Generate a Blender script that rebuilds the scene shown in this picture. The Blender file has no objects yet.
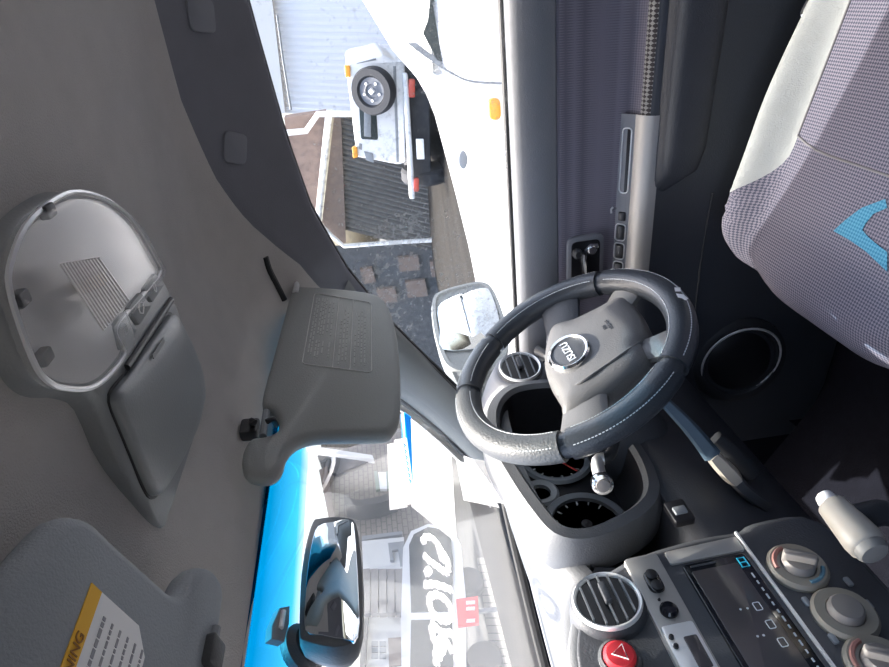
import bpy, bmesh, math, random
from math import sin, cos, pi, radians, sqrt
from mathutils import Vector, Matrix
from mathutils.bvhtree import BVHTree

random.seed(7)
SC = bpy.context.scene
COL = SC.collection
V = Vector

# ------------------------------------------------------------------ camera
# car frame: X = driver side (right), Y = forward, Z = up, metres, Z 0 = cabin floor.
# The photograph was taken with the phone turned on its side: picture left = up.
CAM = V((-.34, 0, .95)); FPX = 620.0
psi, th, ro = radians(60.5), radians(6), radians(6.5)
FW = V((sin(psi)*cos(th), cos(psi)*cos(th), -sin(th)))
R0 = V((cos(psi), -sin(psi), 0)); U0 = R0.cross(FW)
CR = R0*cos(ro) - U0*sin(ro); CU = U0*cos(ro) + R0*sin(ro)
cd = bpy.data.cameras.new('camera'); cam = bpy.data.objects.new('camera', cd); COL.objects.link(cam)
cd.sensor_fit = 'HORIZONTAL'; cd.sensor_width = 36; cd.lens = FPX/889*36
cd.clip_start = .01; cd.clip_end = 300
mx, my, mz = -CU, CR, -FW
cam.matrix_world = Matrix(((mx.x, my.x, mz.x, CAM.x), (mx.y, my.y, mz.y, CAM.y), (mx.z, my.z, mz.z, CAM.z), (0, 0, 0, 1)))
SC.camera = cam

# ------------------------------------------------------------------ light
SUN_DIR = V((.22, .085, 1.0)).normalized()
wd = bpy.data.worlds.new('world'); SC.world = wd; wd.use_nodes = True
nt = wd.node_tree; bg = nt.nodes['Background']
sky = nt.nodes.new('ShaderNodeTexSky'); sky.sky_type = 'NISHITA'; sky.sun_disc = False
sky.sun_elevation = math.asin(SUN_DIR.z); sky.sun_rotation = math.atan2(SUN_DIR.x, SUN_DIR.y)
sky.air_density = 1.0; sky.dust_density = 7.0; sky.ozone_density = 1.0
nt.links.new(sky.outputs[0], bg.inputs[0]); bg.inputs[1].default_value = .56
sl = bpy.data.lights.new('sun', 'SUN'); so = bpy.data.objects.new('sun', sl); COL.objects.link(so)
sl.energy = 5.6; sl.angle = radians(.6); sl.color = (1, .96, .9)
so.rotation_euler = SUN_DIR.to_track_quat('Z', 'Y').to_euler(); so.location = (2, 2, 8)
SC.view_settings.view_transform = 'Standard'; SC.view_settings.look = 'None'
SC.view_settings.exposure = .78; SC.view_settings.gamma = 1; SC.view_settings.use_curve_mapping = False

# ------------------------------------------------------------------ helpers
def ray(x, y):
    return FW + CR*((667-y)-333.5)/FPX + CU*(444.5-x)/FPX
def P(x, y, X=None, Y=None, Z=None):
    d = ray(x, y)
    t = (X-CAM.x)/d.x if X is not None else (Y-CAM.y)/d.y if Y is not None else (Z-CAM.z)/d.z
    return CAM + d*t
def PP(x, y, p0, n):
    d = ray(x, y)
    return CAM + d*((V(p0)-CAM).dot(n)/d.dot(n))
def lerp(a, b, t): return a+(b-a)*t
def interp(tab, x):
    if x <= tab[0][0]: return tab[0][1]
    for (a, b), (c, d) in zip(tab, tab[1:]):
        if x <= c: return b+(d-b)*(x-a)/(c-a)
    return tab[-1][1]
def sm(t): t = max(0, min(1, t)); return t*t*(3-2*t)
def catmull(pts, n=6, closed=False):
    out = []; N = len(pts); pts = [V(p) for p in pts]
    for i in range(N if closed else N-1):
        g = lambda k: pts[k % N] if closed else pts[max(0, min(N-1, k))]
        p0, p1, p2, p3 = g(i-1), g(i), g(i+1), g(i+2)
        for k in range(n):
            t = k/n
            out.append(.5*((2*p1)+(p2-p0)*t+(2*p0-5*p1+4*p2-p3)*t*t+(3*p1-p0-3*p2+p3)*t**3))
    if not closed: out.append(pts[-1])
    return out

class MB:
    def __init__(s): s.v = []; s.f = []
    def add(s, vs, fs):
        o = len(s.v); s.v += [V(v) for v in vs]; s.f += [tuple(i+o for i in f) for f in fs]; return s
    def grid(s, rows, closed=False):
        n = len(rows[0]); vs = [p for r in rows for p in r]; fs = []
        for i in range(len(rows)-1):
            for j in range(n if closed else n-1):
                k = (j+1) % n
                fs.append((i*n+j, i*n+k, (i+1)*n+k, (i+1)*n+j))
        return s.add(vs, fs)
    def loft(s, rings, cap0=True, cap1=True):
        o = len(s.v); s.grid(rings, True); n = len(rings[0])
        if cap0: s.f.append(tuple(o+i for i in reversed(range(n))))
        if cap1: s.f.append(tuple(o+(len(rings)-1)*n+i for i in range(n)))
        return s
    def tube(s, path, r, seg=8, closed=False, caps=True):
        path = [V(p) for p in path]; N = len(path); rings = []; up = None
        for i, p in enumerate(path):
            if closed: t = path[(i+1) % N]-path[i-1]
            else: t = path[min(i+1, N-1)]-path[max(i-1, 0)]
            t.normalize()
            if up is None:
                up = V((0, 0, 1)) if abs(t.z) < .9 else V((1, 0, 0))
            up = (up-t*up.dot(t)).normalized(); b = t.cross(up)
            rr = r(i/(N-1)) if callable(r) else r
            rings.append([p+(up*cos(2*pi*k/seg)+b*sin(2*pi*k/seg))*rr for k in range(seg)])
        if closed:
            rings.append(rings[0]); return s.loft(rings, False, False)
        return s.loft(rings, caps, caps)
    def lathe(s, prof, o, ax, seg=32, ex=None, sy=1.0):
        ax = V(ax).normalized(); o = V(o)
        if ex is None: ex = V((0, 0, 1)) if abs(ax.z) < .9 else V((1, 0, 0))
        ex = (ex-ax*ex.dot(ax)).normalized(); ey = ax.cross(ex)
        rings = [[o+ax*h+(ex*cos(2*pi*k/seg)+ey*sin(2*pi*k/seg)*sy)*max(r, 1e-5) for k in range(seg)] for r, h in prof]
        return s.loft(rings, True, True)
    def box(s, c, sz, ex=(1, 0, 0), ey=(0, 1, 0), ez=(0, 0, 1), b=0.0):
        c = V(c); ex, ey, ez = V(ex), V(ey), V(ez); hx, hy, hz = sz[0]/2, sz[1]/2, sz[2]/2
        if b <= 0:
            vs = [c+ex*x*hx+ey*y*hy+ez*z*hz for z in (-1, 1) for y in (-1, 1) for x in (-1, 1)]
            return s.add(vs, [(0, 2, 3, 1), (4, 5, 7, 6), (0, 1, 5, 4), (2, 6, 7, 3), (0, 4, 6, 2), (1, 3, 7, 5)])
        o2 = [(-hx, -hy), (hx, -hy), (hx, hy), (-hx, hy)]
        return s.plate(round2(o2, b, 3), sz[2], b*.6, c+ez*hz, ex, ey, ez, both=True)
    def plate(s, o2, thick, bev, o, ex, ey, ez, both=False):
        """outline o2 in frame (o, ex, ey); front face at o, body goes back along -ez"""
        o, ex, ey, ez = V(o), V(ex), V(ey), V(ez); o2 = clean(o2, max(2e-4, bev*.3))
        def ring(ins, d): return [o+ex*x+ey*y-ez*d for x, y in inset(o2, ins)]
        rs = []
        if both: rs += [ring(bev, thick), ring(bev*.3, thick-bev*.3), ring(0, thick-bev)]
        else: rs += [ring(0, thick)]
        rs += [ring(0, bev), ring(bev*.3, bev*.3), ring(bev, 0)] if bev > 0 else [ring(0, 0)]
        return s.loft(rs)
def clean(o2, tol):
    out = []
    for p in o2:
        if not out or sqrt((p[0]-out[-1][0])**2+(p[1]-out[-1][1])**2) > tol: out.append(p)
    while len(out) > 3 and sqrt((out[0][0]-out[-1][0])**2+(out[0][1]-out[-1][1])**2) <= tol: out.pop()
    return out if len(out) > 3 else list(o2)
def area2(o2): return sum(a[0]*b[1]-b[0]*a[1] for a, b in zip(o2, o2[1:]+o2[:1]))/2
def inset(o2, d):
    if d == 0: return list(o2)
    sg = 1 if area2(o2) > 0 else -1; n = len(o2); out = []
    for i in range(n):
        a, b, c = V(o2[i-1]), V(o2[i]), V(o2[(i+1) % n])
        e1, e2 = (b-a), (c-b)
        if e1.length < 1e-7: e1 = e2
        if e2.length < 1e-7: e2 = e1
        e1.normalize(); e2.normalize()
        n1, n2 = V((-e1.y, e1.x))*sg, V((-e2.y, e2.x))*sg
        m = n1+n2
        if m.length < .2: m = n1
        m.normalize(); k = max(.5, m.dot(n1))
        out.append(tuple(b+m*(d/k)))
    return out
def shr(o2, d):
    n = len(o2); cx, cy = sum(p[0] for p in o2)/n, sum(p[1] for p in o2)/n
    r = sum(sqrt((p[0]-cx)**2+(p[1]-cy)**2) for p in o2)/n; f = 1-d/r
    return [(cx+(x-cx)*f, cy+(y-cy)*f) for x, y in o2]
def round2(o2, r, n=4):
    out = []; N = len(o2)
    for i in range(N):
        a, b, c = V(o2[i-1]), V(o2[i]), V(o2[(i+1) % N])
        rr = min(r, (a-b).length*.49, (c-b).length*.49)
        p, q = b+(a-b).normalized()*rr, b+(c-b).normalized()*rr
        for k in range(n+1):
            t = k/n; out.append(tuple(p*(1-t)**2+b*2*t*(1-t)+q*t*t))
    return out
def ell2(rx, ry, n=32, cx=0, cy=0): return [(cx+rx*cos(2*pi*k/n), cy+ry*sin(2*pi*k/n)) for k in range(n)]

OFF = {}
def empty(name, loc):
    o = bpy.data.objects.new(name, None); COL.objects.link(o); o.location = loc; o.empty_display_size = .05
    OFF[o.name] = V(loc); return o
def build(name, mb, mat, parent=None, angle=35, loc=None):
    off = OFF[parent.name] if parent else (V(loc) if loc is not None else V((0, 0, 0)))
    me = bpy.data.meshes.new(name); me.from_pydata([tuple(v-off) for v in mb.v], [], mb.f); me.validate()
    bm = bmesh.new(); bm.from_mesh(me); bmesh.ops.remove_doubles(bm, verts=bm.verts, dist=1e-6)
    bmesh.ops.recalc_face_normals(bm, faces=bm.faces); bm.to_mesh(me); bm.free()
    for p in me.polygons: p.use_smooth = True
    me.set_sharp_from_angle(angle=radians(angle))
    me.materials.append(mat)
    o = bpy.data.objects.new(name, me); COL.objects.link(o)
    if parent: o.parent = parent
    else: o.location = off
    OFF[o.name] = off
    return o
def tag(o, label, cat, group=None, kind=None):
    o['label'] = label; o['category'] = cat
    if group: o['group'] = group
    if kind: o['kind'] = kind
    return o
def text_mesh(s, size, o, ex, ey, depth=.0004, align='CENTER', xs=1.0):
    cu = bpy.data.curves.new('t', 'FONT'); cu.body = s; cu.size = size; cu.align_x = align; cu.align_y = 'CENTER'; cu.extrude = depth
    ob = bpy.data.objects.new('t', cu); COL.objects.link(ob)
    bpy.context.view_layer.update()
    me = ob.evaluated_get(bpy.context.evaluated_depsgraph_get()).to_mesh()
    ex, ey, o = V(ex), V(ey), V(o); ez = ex.cross(ey)
    mb = MB().add([o+ex*v.co.x*xs+ey*v.co.y+ez*v.co.z for v in me.vertices], [tuple(p.vertices) for p in me.polygons])
    ob.to_mesh_clear(); bpy.data.objects.remove(ob); bpy.data.curves.remove(cu)
    return mb
def bvh(o):
    me = o.data; off = OFF[o.name]
    return BVHTree.FromPolygons([tuple(v.co+off) for v in me.vertices], [tuple(p.vertices) for p in me.polygons])
def cast(x, y, tree, lift=.0008):
    d = ray(x, y).normalized(); h, n, i, t = tree.ray_cast(CAM, d)
    if h is None: return None
    if n.dot(d) > 0: n = -n
    return h+n*lift

# ------------------------------------------------------------------ materials
ALB = 1.0
def mat(name, col, rough=.6, metal=0, bump=0, bscale=300, var=0, vscale=8, spec=.5, coat=0, trans=0, emit=None, sheen=0):
    m = bpy.data.materials.new(name); m.use_nodes = True; n = m.node_tree.nodes; l = m.node_tree.links
    if metal < .5: col = tuple(min(.86, k*ALB) for k in col)
    b = n['Principled BSDF']; c = (*col, 1)
    b.inputs['Base Color'].default_value = c; b.inputs['Roughness'].default_value = rough; b.inputs['Metallic'].default_value = metal
    b.inputs['Specular IOR Level'].default_value = spec; b.inputs['Coat Weight'].default_value = coat
    b.inputs['Sheen Weight'].default_value = sheen
    tc = n.new('ShaderNodeTexCoord')
    nz = n.new('ShaderNodeTexNoise'); nz.inputs['Scale'].default_value = vscale; nz.inputs['Detail'].default_value = 4
    l.new(tc.outputs['Object'], nz.inputs['Vector'])
    mx = n.new('ShaderNodeMix'); mx.data_type = 'RGBA'
    k = 1-var; k2 = 1+var
    mx.inputs['A'].default_value = (col[0]*k, col[1]*k, col[2]*k, 1); mx.inputs['B'].default_value = (min(1, col[0]*k2), min(1, col[1]*k2), min(1, col[2]*k2), 1)
    l.new(nz.outputs['Fac'], mx.inputs['Factor']); l.new(mx.outputs['Result'], b.inputs['Base Color'])
    if bump:
        n2 = n.new('ShaderNodeTexNoise'); n2.inputs['Scale'].default_value = bscale; n2.inputs['Detail'].default_value = 3
        l.new(tc.outputs['Object'], n2.inputs['Vector'])
        bp = n.new('ShaderNodeBump'); bp.inputs['Strength'].default_value = bump; bp.inputs['Distance'].default_value = .002
        l.new(n2.outputs['Fac'], bp.inputs['Height']); l.new(bp.outputs['Normal'], b.inputs['Normal'])
    if emit:
        b.inputs['Emission Color'].default_value = (*emit[0], 1); b.inputs['Emission Strength'].default_value = emit[1]
    return m
def weave(name, c1, c2, scale, rough=.9):
    c1, c2 = tuple(k*ALB for k in c1), tuple(k*ALB for k in c2)
    m = mat(name, c1, rough, bump=.2, bscale=400, spec=.2); n = m.node_tree.nodes; l = m.node_tree.links; b = n['Principled BSDF']
    tc = n.new('ShaderNodeTexCoord'); mp = n.new('ShaderNodeMapping'); mp.inputs['Rotation'].default_value = (0, 0, radians(45))
    mp.inputs['Scale'].default_value = (scale,)*3
    l.new(tc.outputs['Object'], mp.inputs['Vector'])
    ck = n.new('ShaderNodeTexChecker'); ck.inputs['Scale'].default_value = 1
    sx = n.new('ShaderNodeSeparateXYZ'); cb = n.new('ShaderNodeCombineXYZ')
    l.new(mp.outputs[0], sx.inputs[0]); l.new(sx.outputs[0], cb.inputs[0]); l.new(sx.outputs[1], cb.inputs[1])
    cb.inputs[2].default_value = .5
    l.new(cb.outputs[0], ck.inputs['Vector'])
    ck.inputs['Color1'].default_value = (*c1, 1); ck.inputs['Color2'].default_value = (*c2, 1)
    l.new(ck.outputs['Color'], b.inputs['Base Color'])
    return m
def glass(name, tint=(1, 1, 1), dirt=0, gloss=.06, dscale=60, dcol=(.8, .8, .78)):
    m = bpy.data.materials.new(name); m.use_nodes = True; n = m.node_tree.nodes; l = m.node_tree.links
    n.remove(n['Principled BSDF']); out = n['Material Output']
    tr = n.new('ShaderNodeBsdfTransparent'); tr.inputs[0].default_value = (*tint, 1)
    gl = n.new('ShaderNodeBsdfGlossy'); gl.inputs['Roughness'].default_value = .02
    fr = n.new('ShaderNodeFresnel'); fr.inputs[0].default_value = 1.3
    mu = n.new('ShaderNodeMath'); mu.operation = 'MULTIPLY'; mu.inputs[1].default_value = gloss*10
    l.new(fr.outputs[0], mu.inputs[0])
    ms = n.new('ShaderNodeMixShader'); l.new(mu.outputs[0], ms.inputs[0]); l.new(tr.outputs[0], ms.inputs[1]); l.new(gl.outputs[0], ms.inputs[2])
    last = ms
    if dirt:
        df = n.new('ShaderNodeBsdfDiffuse'); df.inputs[0].default_value = (*dcol, 1)
        tc = n.new('ShaderNodeTexCoord'); nz = n.new('ShaderNodeTexNoise'); nz.inputs['Scale'].default_value = dscale; nz.inputs['Detail'].default_value = 6
        n3 = n.new('ShaderNodeTexNoise'); n3.inputs['Scale'].default_value = 5
        l.new(tc.outputs['Object'], nz.inputs['Vector']); l.new(tc.outputs['Object'], n3.inputs['Vector'])
        mm = n.new('ShaderNodeMath'); mm.operation = 'MULTIPLY'; l.new(nz.outputs['Fac'], mm.inputs[0]); l.new(n3.outputs['Fac'], mm.inputs[1])
        rp = n.new('ShaderNodeMapRange'); rp.inputs[1].default_value = .24; rp.inputs[2].default_value = .42; rp.inputs[3].default_value = dirt*.12; rp.inputs[4].default_value = dirt
        l.new(mm.outputs[0], rp.inputs[0])
        m2 = n.new('ShaderNodeMixShader'); l.new(rp.outputs[0], m2.inputs[0]); l.new(ms.outputs[0], m2.inputs[1]); l.new(df.outputs[0], m2.inputs[2]); last = m2
    l.new(last.outputs[0], out.inputs['Surface'])
    return m

M = {}
def translucent(m, f=.55):
    n = m.node_tree.nodes; l = m.node_tree.links; b = n['Principled BSDF']; t = n.new('ShaderNodeBsdfTranslucent'); t.inputs[0].default_value = b.inputs['Base Color'].default_value
    for lk in b.inputs['Base Color'].links: l.new(lk.from_socket, t.inputs[0])
    x = n.new('ShaderNodeMixShader'); x.inputs[0].default_value = f; l.new(b.outputs[0], x.inputs[1]); l.new(t.outputs[0], x.inputs[2]); l.new(x.outputs[0], n['Material Output'].inputs['Surface'])
    return m
ALB = 1.42        # cabin materials
M['headliner'] = mat('headliner_fabric', (.335, .32, .305), .95, bump=.5, bscale=700, var=.08, vscale=30, spec=.1)
M['rail'] = mat('rail_fabric', (.135, .138, .155), .95, bump=.35, bscale=700, var=.06, vscale=30, spec=.1)  # part trim colour, part shade of the headliner's downward curve
M['cap'] = mat('grey_cap', (.14, .145, .165), .6, bump=.1)
M['pillar'] = mat('pillar_plastic', (.125, .135, .137), .55, bump=.25, bscale=500)
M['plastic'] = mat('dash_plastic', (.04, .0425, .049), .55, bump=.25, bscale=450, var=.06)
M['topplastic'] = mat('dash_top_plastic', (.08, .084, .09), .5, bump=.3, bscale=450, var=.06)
M['darkplastic'] = mat('dark_plastic', (.022, .023, .026), .5, bump=.15, bscale=450)
M['black'] = mat('black_plastic', (.008, .008, .01), .4)
M['gloss'] = mat('gloss_black', (.006, .007, .01), .08, spec=.6)
M['rubber'] = mat('rubber_black', (.012, .012, .013), .6)
M['visor'] = mat('visor_vinyl', (.215, .222, .216), .7, bump=.3, bscale=600, var=.05)
M['visor2'] = mat('visor_vinyl_blue', (.185, .2, .215), .7, bump=.3, bscale=600, var=.05)
M['console'] = mat('console_plastic', (.145, .15, .152), .4, bump=.12, bscale=500)
M['consoledoor'] = mat('console_door', (.155, .163, .166), .35, bump=.12, bscale=500)
M['metal'] = mat('chrome', (.85, .85, .85), .12, 1)
M['silver'] = mat('silver_trim', (.30, .29, .275), .5, .35, var=.05)
M['satin'] = mat('satin_silver', (.62, .62, .62), .35, .4)
M['mirror'] = mat('mirror_glass', (.8, .84, .87), .015, 1)
M['leather'] = mat('wheel_leather', (.028, .032, .038), .32, bump=.35, bscale=350, var=.15, vscale=20)
M['leather2'] = mat('wheel_leather_sunlit', (.045, .048, .051), .5, bump=.5, bscale=300, var=.2, vscale=30)  # paler leather, sunlight on the upper left rim put into the colour
M['stitch'] = mat('stitch_thread', (.42, .44, .46), .8)
M['worn'] = mat('worn_patch', (.6, .62, .66), .7)
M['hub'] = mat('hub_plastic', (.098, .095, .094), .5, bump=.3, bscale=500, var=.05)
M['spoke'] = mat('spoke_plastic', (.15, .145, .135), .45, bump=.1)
M['door_cap'] = mat('door_cap_plastic', (.145, .148, .16), .6, bump=.25, bscale=500)
M['door_fabric'] = weave('door_fabric', (.105, .097, .115), (.155, .142, .165), 380)
M['doorlow'] = mat('door_lower_plastic', (.035, .038, .045), .6, bump=.2, bscale=450)
M['doorpad'] = mat('door_pad', (.028, .030, .035), .65, bump=.25, bscale=450)
M['seatlight'] = mat('seat_bolster_cloth', (.27, .28, .275), .9, bump=.5, bscale=500, var=.08, vscale=60, spec=.15)
M['seatweave'] = weave('seat_weave', (.05, .052, .075), (.15, .14, .17), 330)
M['seatblue'] = weave('seat_blue_weave', (.03, .14, .22), (.075, .22, .32), 330)
M['seatedge'] = mat('seat_edge', (.10, .12, .15), .8)
M['piping'] = mat('seat_piping', (.14, .135, .14), .8)
M['carpet'] = mat('carpet', (.006, .0065, .010), 1, bump=.6, bscale=300, var=.3, vscale=40, spec=.1)
M['glass'] = glass('windscreen_glass', (.96, .985, .98), .03, .05, 40)
M['doorglass'] = glass('door_glass', (.95, .97, .96), .42, .04, 110)
M['paper'] = translucent(mat('white_paper', (.82, .84, .85), .8))
M['paperblue'] = translucent(mat('blue_print', (.03, .33, .72), .8))
M['papertan'] = translucent(mat('tan_paper', (.72, .68, .62), .8, var=.15, vscale=25))
M['paint'] = translucent(mat('white_marker', (.9, .9, .84), .8))
M['print'] = mat('grey_print', (.42, .42, .41), .8)
M['ink'] = mat('dark_ink', (.1, .1, .1), .8)
M['orange'] = mat('orange_label', (.75, .33, .02), .6)
M['white'] = mat('white_label', (.72, .72, .72), .6)
M['red'] = mat('red_button', (.75, .03, .04), .3)
M['brown'] = mat('knob_ring', (.17, .155, .13), .5, var=.1)
M['knob'] = mat('knob_grey', (.14, .128, .12), .5)
M['gearknob'] = mat('gear_knob_silver', (.27, .245, .21), .4, 0)
M['bluedark'] = mat('blue_lit_lever', (.05, .075, .1), .35)  # blue light through the sun strip is put into this colour
M['screen'] = mat('screen_glass', (.055, .05, .052), .12, spec=.6, var=.2, vscale=9)
M['icon'] = mat('icon_white', (.4, .43, .45), .5)
M['cyan'] = mat('cyan_print', (.02, .45, .75), .5)
M['needle'] = mat('needle_red', (.5, .05, .04), .5)
M['dial'] = mat('dial_ring', (.16, .17, .18), .4)
def lens_mat():
    m = mat('lamp_lens', (.8, .79, .78), .12); b = m.node_tree.nodes['Principled BSDF']
    n = m.node_tree.nodes; l = m.node_tree.links
    tr = n.new('ShaderNodeBsdfTransparent'); tr.inputs[0].default_value = (.95, .95, .95, 1)
    ms = n.new('ShaderNodeMixShader'); ms.inputs[0].default_value = .26
    l.new(tr.outputs[0], ms.inputs[1]); l.new(b.outputs[0], ms.inputs[2]); l.new(ms.outputs[0], n['Material Output'].inputs['Surface'])
    return m
M['lens'] = lens_mat()
M['reflector'] = mat('lamp_reflector', (.36, .345, .335), .35, .3)
M['bulb'] = mat('bulb_amber', (.75, .45, .22), .3)
def strip_mat():
    m = bpy.data.materials.new('blue_sun_strip'); m.use_nodes = True; n = m.node_tree.nodes; l = m.node_tree.links
    n.remove(n['Principled BSDF'])
    tc = n.new('ShaderNodeTexCoord'); sx = n.new('ShaderNodeSeparateXYZ'); l.new(tc.outputs['Generated'], sx.inputs[0])
    rp = n.new('ShaderNodeValToRGB'); rp.color_ramp.elements[0].position = .0; rp.color_ramp.elements[0].color = (1, 1, 1, 1)
    rp.color_ramp.elements[1].position = .85; rp.color_ramp.elements[1].color = (.0, .24, .46, 1)
    e = rp.color_ramp.elements.new(.3); e.color = (.06, .5, .8, 1)
    l.new(sx.outputs['Z'], rp.inputs[0])
    tr = n.new('ShaderNodeBsdfTransparent'); l.new(rp.outputs[0], tr.inputs[0]); l.new(tr.outputs[0], n['Material Output'].inputs['Surface'])
    return m
M['strip'] = strip_mat()
ALB = 1.0         # things outside
M['carwhite'] = mat('car_paint_white', (.8, .8, .8), .3, coat=.4)
M['carglass'] = mat('car_glass_dark', (.035, .045, .045), .25, spec=.25)
M['tyre'] = mat('tyre_rubber', (.03, .032, .038), .8, bump=.3)
M['wheelrim'] = mat('steel_rim', (.10, .11, .13), .5)
M['amber'] = mat('amber_lamp', (.85, .36, .04), .3)
M['tail'] = mat('tail_lamp', (.55, .08, .05), .3)
M['asphalt'] = mat('asphalt', (.085, .085, .083), .95, spec=.1, bump=.3, bscale=30, var=.2, vscale=3)
M['pave'] = mat('paving', (.22, .21, .20), .95, bump=.3, bscale=40, var=.2, vscale=6)
M['pipe'] = mat('white_pipe', (.8, .79, .76), .5)
M['slats'] = mat('grey_slats', (.17, .165, .155), .9, var=.3, vscale=8)
M['stone'] = mat('stone_wall', (.075, .08, .085), .95, bump=.6, bscale=20, var=.6, vscale=12)
M['brick'] = mat('brown_brick', (.19, .145, .12), .95, bump=.4, bscale=30, var=.25, vscale=6)
M['wallwhite'] = mat('white_wall', (.6, .6, .59), .9)
M['roller'] = mat('roller_white', (.74, .75, .78), .6)
M['rooftile'] = mat('roof_tile', (.24, .175, .145), .95, var=.25, vscale=6)
M['green'] = mat('green_frame', (.20, .27, .22), .7)
def brickwall(name, c1, c2, mortar, sc):
    m = mat(name, c1, .95, spec=.08); n = m.node_tree.nodes; l = m.node_tree.links; b = n['Principled BSDF']
    tc = n.new('ShaderNodeTexCoord'); sx = n.new('ShaderNodeSeparateXYZ'); cb = n.new('ShaderNodeCombineXYZ')
    ad = n.new('ShaderNodeMath'); ad.operation = 'ADD'
    l.new(tc.outputs['Object'], sx.inputs[0]); l.new(sx.outputs['X'], ad.inputs[0]); l.new(sx.outputs['Y'], ad.inputs[1])
    l.new(ad.outputs[0], cb.inputs[0]); l.new(sx.outputs['Z'], cb.inputs[1])
    bk = n.new('ShaderNodeTexBrick'); bk.inputs['Scale'].default_value = sc
    bk.inputs['Color1'].default_value = (*c1, 1); bk.inputs['Color2'].default_value = (*c2, 1); bk.inputs['Mortar'].default_value = (*mortar, 1)
    bk.inputs['Mortar Size'].default_value = .025; bk.inputs['Brick Width'].default_value = .5; bk.inputs['Row Height'].default_value = .25
    l.new(cb.outputs[0], bk.inputs['Vector']); l.new(bk.outputs['Color'], b.inputs['Base Color'])
    return m
M['housebrick'] = brickwall('house_brick', (.21, .185, .155), (.25, .22, .185), (.13, .115, .10), 1.6)

# ================================================================== SETTING: cabin shell
_e = [P(x, y, X=X) for x, y, X in ((245, 0, .56), (262, 60, .563), (285, 140, .572), (310, 210, .585), (345, 270, .605), (390, 325, .62), (440, 375, .635))]
EDGE = [(-.7, 1.075)]+[(p.y, p.z) for p in _e]
EDGEX = [(-.7, .56)]+[(p.y, p.x) for p in _e]
def ex_(y): return interp(EDGEX, y)
def roof_z(x, y):
    zc = 1.15-.06*max(0, (y-.25)/.21)**1.6
    e = interp(EDGE, y) if x > 0 else 1.08
    t = max(0, min(1, ((ex_(y) if x > 0 else .62)-abs(x))/.19))
    z = e+(zc-e)*(1-(1-t)**2.3)
    d = V((x, y))-DIMPLE
    return z+.006*math.exp(-d.length_squared/.0003)
DIMPLE = V((9, 9)); _p = P(187, 245, Z=1.135); DIMPLE = V((_p.x, _p.y))
def xb(y):      # where the fabric headliner meets the rail trim, coloured darker for shade
    return ex_(y)-interp([(-.7, .13), (.1, .125), (.2, .10), (.3, .06), (.36, .04), (.46, .03)], y)
ys = [-.7+.05*i for i in range(14)]+[0+.02*i for i in range(24)]
mb = MB(); mb.grid([[V((x, y, roof_z(x, y))) for x in [-.62+(xb(y)+.62)*i/60 for i in range(61)]] for y in ys])
mb.grid([[V((x, .46+dy, roof_z(x, .46)-dz)) for x in [-.60+1.15*i/40 for i in range(41)]] for dy, dz in ((0, 0), (.006, .004), (.012, .002), (.014, -.02))])
ceil = build('ceiling', mb, M['headliner'], angle=60)
tag(ceil, 'grey fabric headliner curving down to the windscreen and door openings', 'ceiling', kind='structure')
# roof rail trim along the door opening, shade of the curve in its colour
rail = empty('trim_1', (.6, .1, 1.1)); tag(rail, 'roof rail trim above the driver door window, its dark colour partly painted shade', 'trim', kind='structure')
mb = MB(); rows = []
for y in ys:
    r = []
    for i in range(14):
        x = lerp(xb(y), ex_(y), i/13); r.append(V((x, y, roof_z(x, y)-.002*sm(i/2))))
    r.append(V((ex_(y)+.005, y, r[-1].z-.001))); r.append(V((ex_(y)+.014, y, r[-1].z+.006))); r.append(V((ex_(y)+.025, y, r[-1].z+.012)))
    rows.append(r)
mb.grid(rows); build('rail_cover', mb, M['rail'], rail, 60); tree_rail = None
RT = BVHTree.FromPolygons([tuple(v) for v in mb.v], mb.f)
for (cx, cy, hx, hy) in ((200, 15, 13, 17), (234, 148, 11.5, 15.5)):
    c = cast(cx, cy, RT, 0); ax = cast(cx+6, cy+1, RT, 0)-c; ay = V((0, 1, 0)); ax.normalize(); n = ax.cross(ay).normalized()
    if n.dot(CAM-c) < 0: n = -n
    ay = n.cross(ax)
    k = (cast(cx+10, cy, RT, 0)-c).length/10; k2 = (cast(cx, cy+10, RT, 0)-c).length/10
    o2 = round2([(-hx*k, -hy*k2), (hx*k, -hy*k2), (hx*k, hy*k2), (-hx*k, hy*k2)], .009)
    build('plug_cap', MB().plate(o2, .006, .002, c+n*.004, ax, ay, n), M['cap'], rail)
# outside roof skin
mb = MB(); mb.grid([[V((x, y, 1.20-.10*abs(x/.60)**5-.05*max(0, (y-.2)/.3)**2)) for x in [-.60+1.20*i/24 for i in range(25)]] for y in [-.7+.05*i for i in range(24)]])
mb.grid([[V((x, .45, 1.165-.10*abs(x/.60)**5)), V((x, .472, 1.10))] for x in [-.6+1.2*i/12 for i in range(13)]])
build('roof_panel', mb, M['carwhite'], ceil)
# side of roof between skin and rail
mb = MB(); mb.grid([[V((.60, y, 1.10-.05*max(0, (y-.2)/.3)**2)), V((ex_(y)+.045, y, interp(EDGE, y)+.015)), V((ex_(y)+.025, y, interp(EDGE, y)))] for y in ys])
build('gutter', mb, M['carwhite'], rail)

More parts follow.
